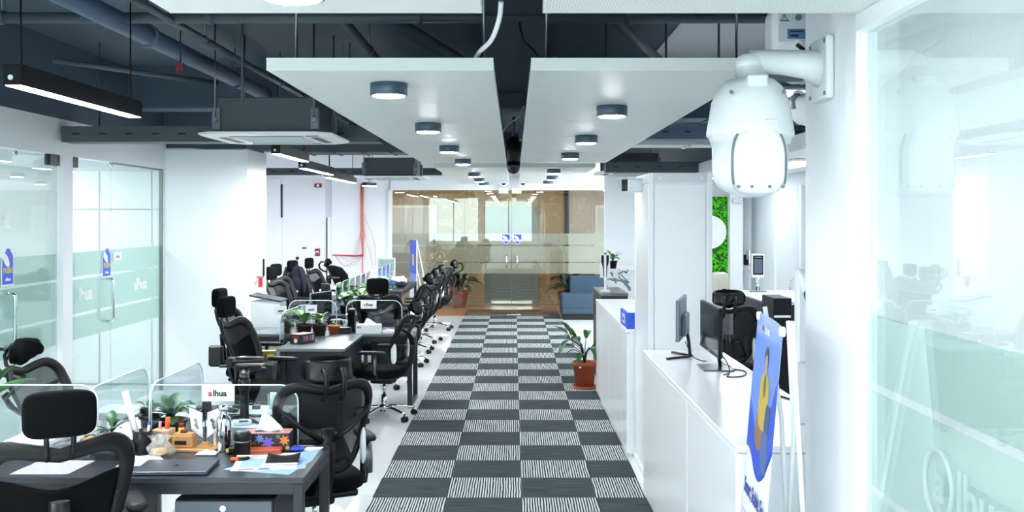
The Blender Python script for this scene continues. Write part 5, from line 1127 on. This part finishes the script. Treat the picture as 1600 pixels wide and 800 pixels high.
t = item('desk_phone', 'dark desk phone behind the acrylic screen of the second desk', 'phone', -1.93, 10.5, Z, R(20)); part(t, 'base', BLACKP, (-.1, -.09, 0), (.1, .09, .05), .01); MB().tube([(-.07, -.09, .07), (-.07, .09, .07)], .02, 8).build('handset', BLACKP, t); part(t, 'keypad', GREYP, (0, -.05, .05), (.08, .05, .054))
monitor('dark monitor turned side-on behind the herb pots', (-2.06, 10.45, Z), R(70), .42, .26, .09, 1)
for (x, y, lb) in ((-2.38, 9.98, 'tilted white name card behind the side screen of the second desk'), (-2.1, 10.13, 'white name card standing on the second desk screen')):
    t = item('name_card', lb, 'card', x, y, Z + .15, R(20)); part(t, 'card', PAPER, (-.06, -.003, 0), (.06, .0, .09)); part(t, 'print', GREYP, (-.03, -.0036, .03), (.03, -.003, .05)); MB().cyl((0, 0, -.15), (0, 0, 0), .004, n=6).build('stick', ACRYE, t)
t = item('water_jug', 'large clear plastic water bottle on the third-row desk', 'bottle', -2.36, 12.0, Z); MB().lathe([(0, 0), (.085, 0), (.09, .02), (.09, .15), (.06, .2), (.025, .215), (.025, .24), (0, .24)], n=20).build('bottle', glass('blue_bottle', (190, 222, 226), extra=.05, haze=.15), t); MB().cyl((0, 0, .24), (0, 0, .265), .028, n=12).build('cap', WPLAS, t); part(t, 'label_band', mat('band_blue', (90, 140, 170), .5), (-.03, -.092, .06), (.03, -.0885, .12))
t = item('black_monitor_back', 'tall narrow black panel standing on the third-row desk', 'panel', -2.24, 11.62, Z); part(t, 'panel', BLACKP, (-.05, -.02, 0), (.05, .02, .36), .004); part(t, 'foot', BLACKP, (-.07, -.06, 0), (.07, .06, .01), .003)
flat('paper_sheet', 'white papers on the third-row desk before the plants', 'paper', [(-1.98, 11.55), (-1.74, 11.55), (-1.74, 11.85), (-1.98, 11.85)], Z, PAPER, .01)
t = thing('file_cart', 'pale metal drawer unit with black knobs under the third-row desk end', 'drawers', (-1.88, 12.6, 0)); part(t, 'body', GREYW, (-.09, -.3, .05), (.12, .3, .6), .004)
for k in range(2):
    part(t, 'drawer', WPLAS, (-.085, -.31, .08 + .26 * k), (.115, -.3, .32 + .26 * k), .003); MB().cyl((.015, -.31, .2 + .26 * k), (.015, -.33, .2 + .26 * k), .02, n=10).build('knob', BLACKP, t)
part(t, 'base', BLACKP, (-.08, -.28, 0), (.11, .28, .05))
# far desk
t = item('blue_bag', 'crumpled blue bag on the far desk', 'bag', -2.06, 16.1, Z); MB().pad((0, 0, .06), (.26, .2, .12), p=2.4, n=14, m=8).build('bag', BLUE, t); MB().pad((.2, -.02, .045), (.2, .16, .09), p=2.4, n=14, m=8).build('bag_fold', NAVY, t)
t = item('white_bag', 'white crumpled carrier bag behind the blue bag', 'bag', -1.98, 16.75, Z); MB().pad((0, 0, .07), (.3, .2, .14), p=2.4, n=12, m=8).build('bag', PAPER, t)
t = item('white_bottle', 'small white bottle with dark band at the far desk edge', 'bottle', -1.86, 16.35, Z); MB().lathe([(0, 0), (.04, 0), (.04, .13), (.025, .15), (.025, .17), (0, .17)], n=14).build('bottle', WPLAS, t); MB().lathe([(.041, .05), (.0415, .05), (.0415, .08), (.041, .08)], n=14).build('band', INK, t)
t = item('framed_notice', 'small tilted pale picture board above the far desk screens', 'board', -2.42, 17.5, Z); part(t, 'board', GREYW, (-.02, -.02, 0), (.3, .0, .42), .003); part(t, 'picture', mat('picture_green', (150, 176, 170), .5, var=.3), (.0, -.022, .2), (.28, -.02, .4)); part(t, 'picture', mat('picture_grey', (170, 180, 186), .5), (.02, -.022, .04), (.14, -.02, .16))
t = item('white_boxes', 'white folded papers piled at the back of the far desk', 'papers', -2.25, 17.0, Z); part(t, 'lower_stack', PAPER, (-.15, -.1, 0), (.2, .1, .06)); part(t, 'upper_stack', WPLAS, (-.1, -.08, .06), (.14, .08, .13))
# far banner, seen almost edge-on
t = thing('x_banner', 'blue and white printed banner standing by the lobby glass, seen edge-on', 'banner', (-1.84, 17.95, 0), R(-72))
part(t, 'sheet', PAPER, (-.28, -.012, .12), (.28, -.01, 1.47)); part(t, 'blue_print', BLUE, (-.278, -.0135, .85), (.278, -.012, 1.468)); part(t, 'yellow_print', YEL, (-.06, -.0145, 1.0), (.08, -.0135, 1.2)); part(t, 'pale_print', PALEB, (-.278, -.0135, .7), (.278, -.012, .85))
for s in (-1, 1):
    MB().tube([(s * .27, 0, 1.46), (s * .05, .05, .8), (0, .06, .75)], .009, 6).build('pole', WPLAS, t); MB().tube([(s * .27, 0, 1.46), (s * .2, .3, .02)], .01, 6).build('rear_leg', WPLAS, t); MB().tube([(0, .06, .75), (s * .25, 0, .02)], .009, 6).build('pole', WPLAS, t)
# backpack and coat on the chairs
t = thing('backpack', 'navy blue backpack hung over a chair at the far desks', 'backpack', (-3.36, 15.0, .62))
MB().pad((0, 0, .27), (.34, .2, .5), p=3, n=20, m=12).build('main_bag', NAVY, t); MB().pad((.02, -.09, .2), (.2, .1, .32), p=3, n=16, m=8).build('front_pocket', mat('dark_navy', (14, 20, 34), .8), t)
for s in (-1, 1): MB().tube([(s * .1, -.1, .5), (s * .15, -.14, .3), (s * .13, -.1, .05)], .022, 6, flat=(1.2, .5)).build('strap', NAVY, t)
part(t, 'logo_tag', WPLAS, (.05, -.15, .12), (.08, -.14, .15), .002); MB().tube([(-.04, 0, .52), (0, -.02, .56), (.04, 0, .52)], .012, 6).build('top_handle', NAVY, t)
t = thing('coat', 'dark coat hanging from the chair before the narrow far door', 'coat', (-2.98, 16.6, .5))
b = MB(); b.ring_loft([[Vector((cx_ + math.cos(q) * rx, math.sin(q) * ry, zz)) for q in [2 * math.pi * i / 14 for i in range(14)]] for cx_, rx, ry, zz in ((.1, .12, .2, 0), (.08, .12, .2, .2), (.02, .14, .22, .4), (-.06, .12, .22, .52), (-.12, .06, .14, .56))]).build('body', BLACKF, t); part(t, 'pale_trim', mat('mauve', (130, 100, 120), .6), (-.06, -.235, .36), (.06, -.215, .38), .002)
# wall fittings on the far white wall and pillar
def wallbox(name, label, cat, px0, py0, px1, py1, m, m2, th=.04, y=GY - .022):
    a, b_ = W(px0, py1, y), W(px1, py0, y); c = (a + b_) / 2; t = thing(name, label, cat, c); h = (b_ - a) / 2
    part(t, 'case', m, (-h.x, -th, -h.z), (h.x, 0, h.z), .004); part(t, 'front', m2, (-h.x * .6, -th - .003, -h.z * .5), (h.x * .6, -th, h.z * .4), .002); return t
t = wallbox('fire_alarm', 'maroon fire alarm call point on the far white wall', 'alarm', 492.5, 388.5, 500, 400, MAROON, WPLAS); MB().cyl((0, -.046, -.02), (0, -.042, -.02), .025, n=12).build('push_plate', MAROON, t)
t = wallbox('fire_sounder', 'maroon alarm sounder high on the far white wall', 'alarm', 492, 287, 503, 293, MAROON, RED); MB().cyl((0, -.05, 0), (0, -.042, 0), .025, n=12).build('white_disc', WPLAS, t)
wallbox('thermostat', 'grey thermostat display on the far white wall', 'thermostat', 470, 383.5, 481, 391, WPLAS, GREYP, .02)
t = wallbox('wall_socket', 'white socket plate with black plug on the far white wall', 'socket', 461, 399, 486, 408, WPLAS, WPLAS, .015); MB().cyl((-.1, -.06, .0), (-.1, -.015, 0), .03, n=12).build('plug', BLACKP, t)
t = thing('wall_hook', 'small steel hook bar with a red tag on the pillar side', 'hook', W(405, 432, 11.0)); x0 = -2.9 - t.location.x
part(t, 'bar', STEEL, (x0, -.02, -.01), (x0 + .09, .02, .008), .003); part(t, 'red_tag', RED, (x0 + .03, -.03, -.12), (x0 + .07, .03, -.01), .006); part(t, 'white_plate', WPLAS, (x0, -.08, -.06), (x0 + .012, .06, .04), .003)
t = thing('pillar_strip', 'narrow dark strip fixed on the pillar side above the hook', 'strip', (-2.895, 11.3, 1.30)); part(t, 'strip', BLACKP, (-.004, -.02, -.1), (.012, .02, .1), .002)
# orange network cables on the far white wall
t = thing('cable_bundle', 'orange network cables hanging down the far white wall', 'cables', W(566, 288, GY - .06)); o0 = Vector(t.location)
def wc(pts, m=CABLE, r=.0055): MB().tube([W(x, y, GY - .06 + .004 * k) - o0 for k, (x, y) in enumerate(pts)], r, 5).build('cable', m, t)
RC = mat('red_cable', (200, 70, 80), .5); PK = mat('pale_cable', (214, 170, 160), .5)
for k in range(6): wc([(563.5 + k * .9, 287), (564 + k * .7, 330), (563.5 + k, 365), (566 + .3 * k, 399)])
wc([(567, 330), (572, 345), (580, 362), (586, 385), (587, 415)], PK, .005); wc([(566, 345), (571, 370), (577, 395), (584, 420)], PK, .005)
wc([(566, 350), (562, 370), (556, 385), (554, 397)], PK, .005); wc([(565, 360), (561, 380), (557, 397)], PK, .005)
for k, (dy) in enumerate((0, 1, 2)): wc([(519, 398 + .4 * dy), (540, 398.4 + .7 * dy), (556, 399 + dy), (566, 398 + .5 * dy)], RC)
wc([(523, 399), (530, 408), (538, 416), (548, 412), (558, 406), (566, 400)], PK, .005); wc([(526, 399), (532, 412), (542, 417), (556, 412), (566, 402)], PK, .004); wc([(530, 399), (545, 408), (566, 399)], PK, .004)
for k in range(3): wc([(566 + k * .5, 399), (565 + k, 420), (566 + 1.5 * k, 432), (574 + 2 * k, 440)], CABLE if k else PK, .005)
MB().cyl(W(566, 399, GY - .07) - o0, W(566, 399, GY - .1) - o0, .03, n=10).build('cable_ring', RC, t)
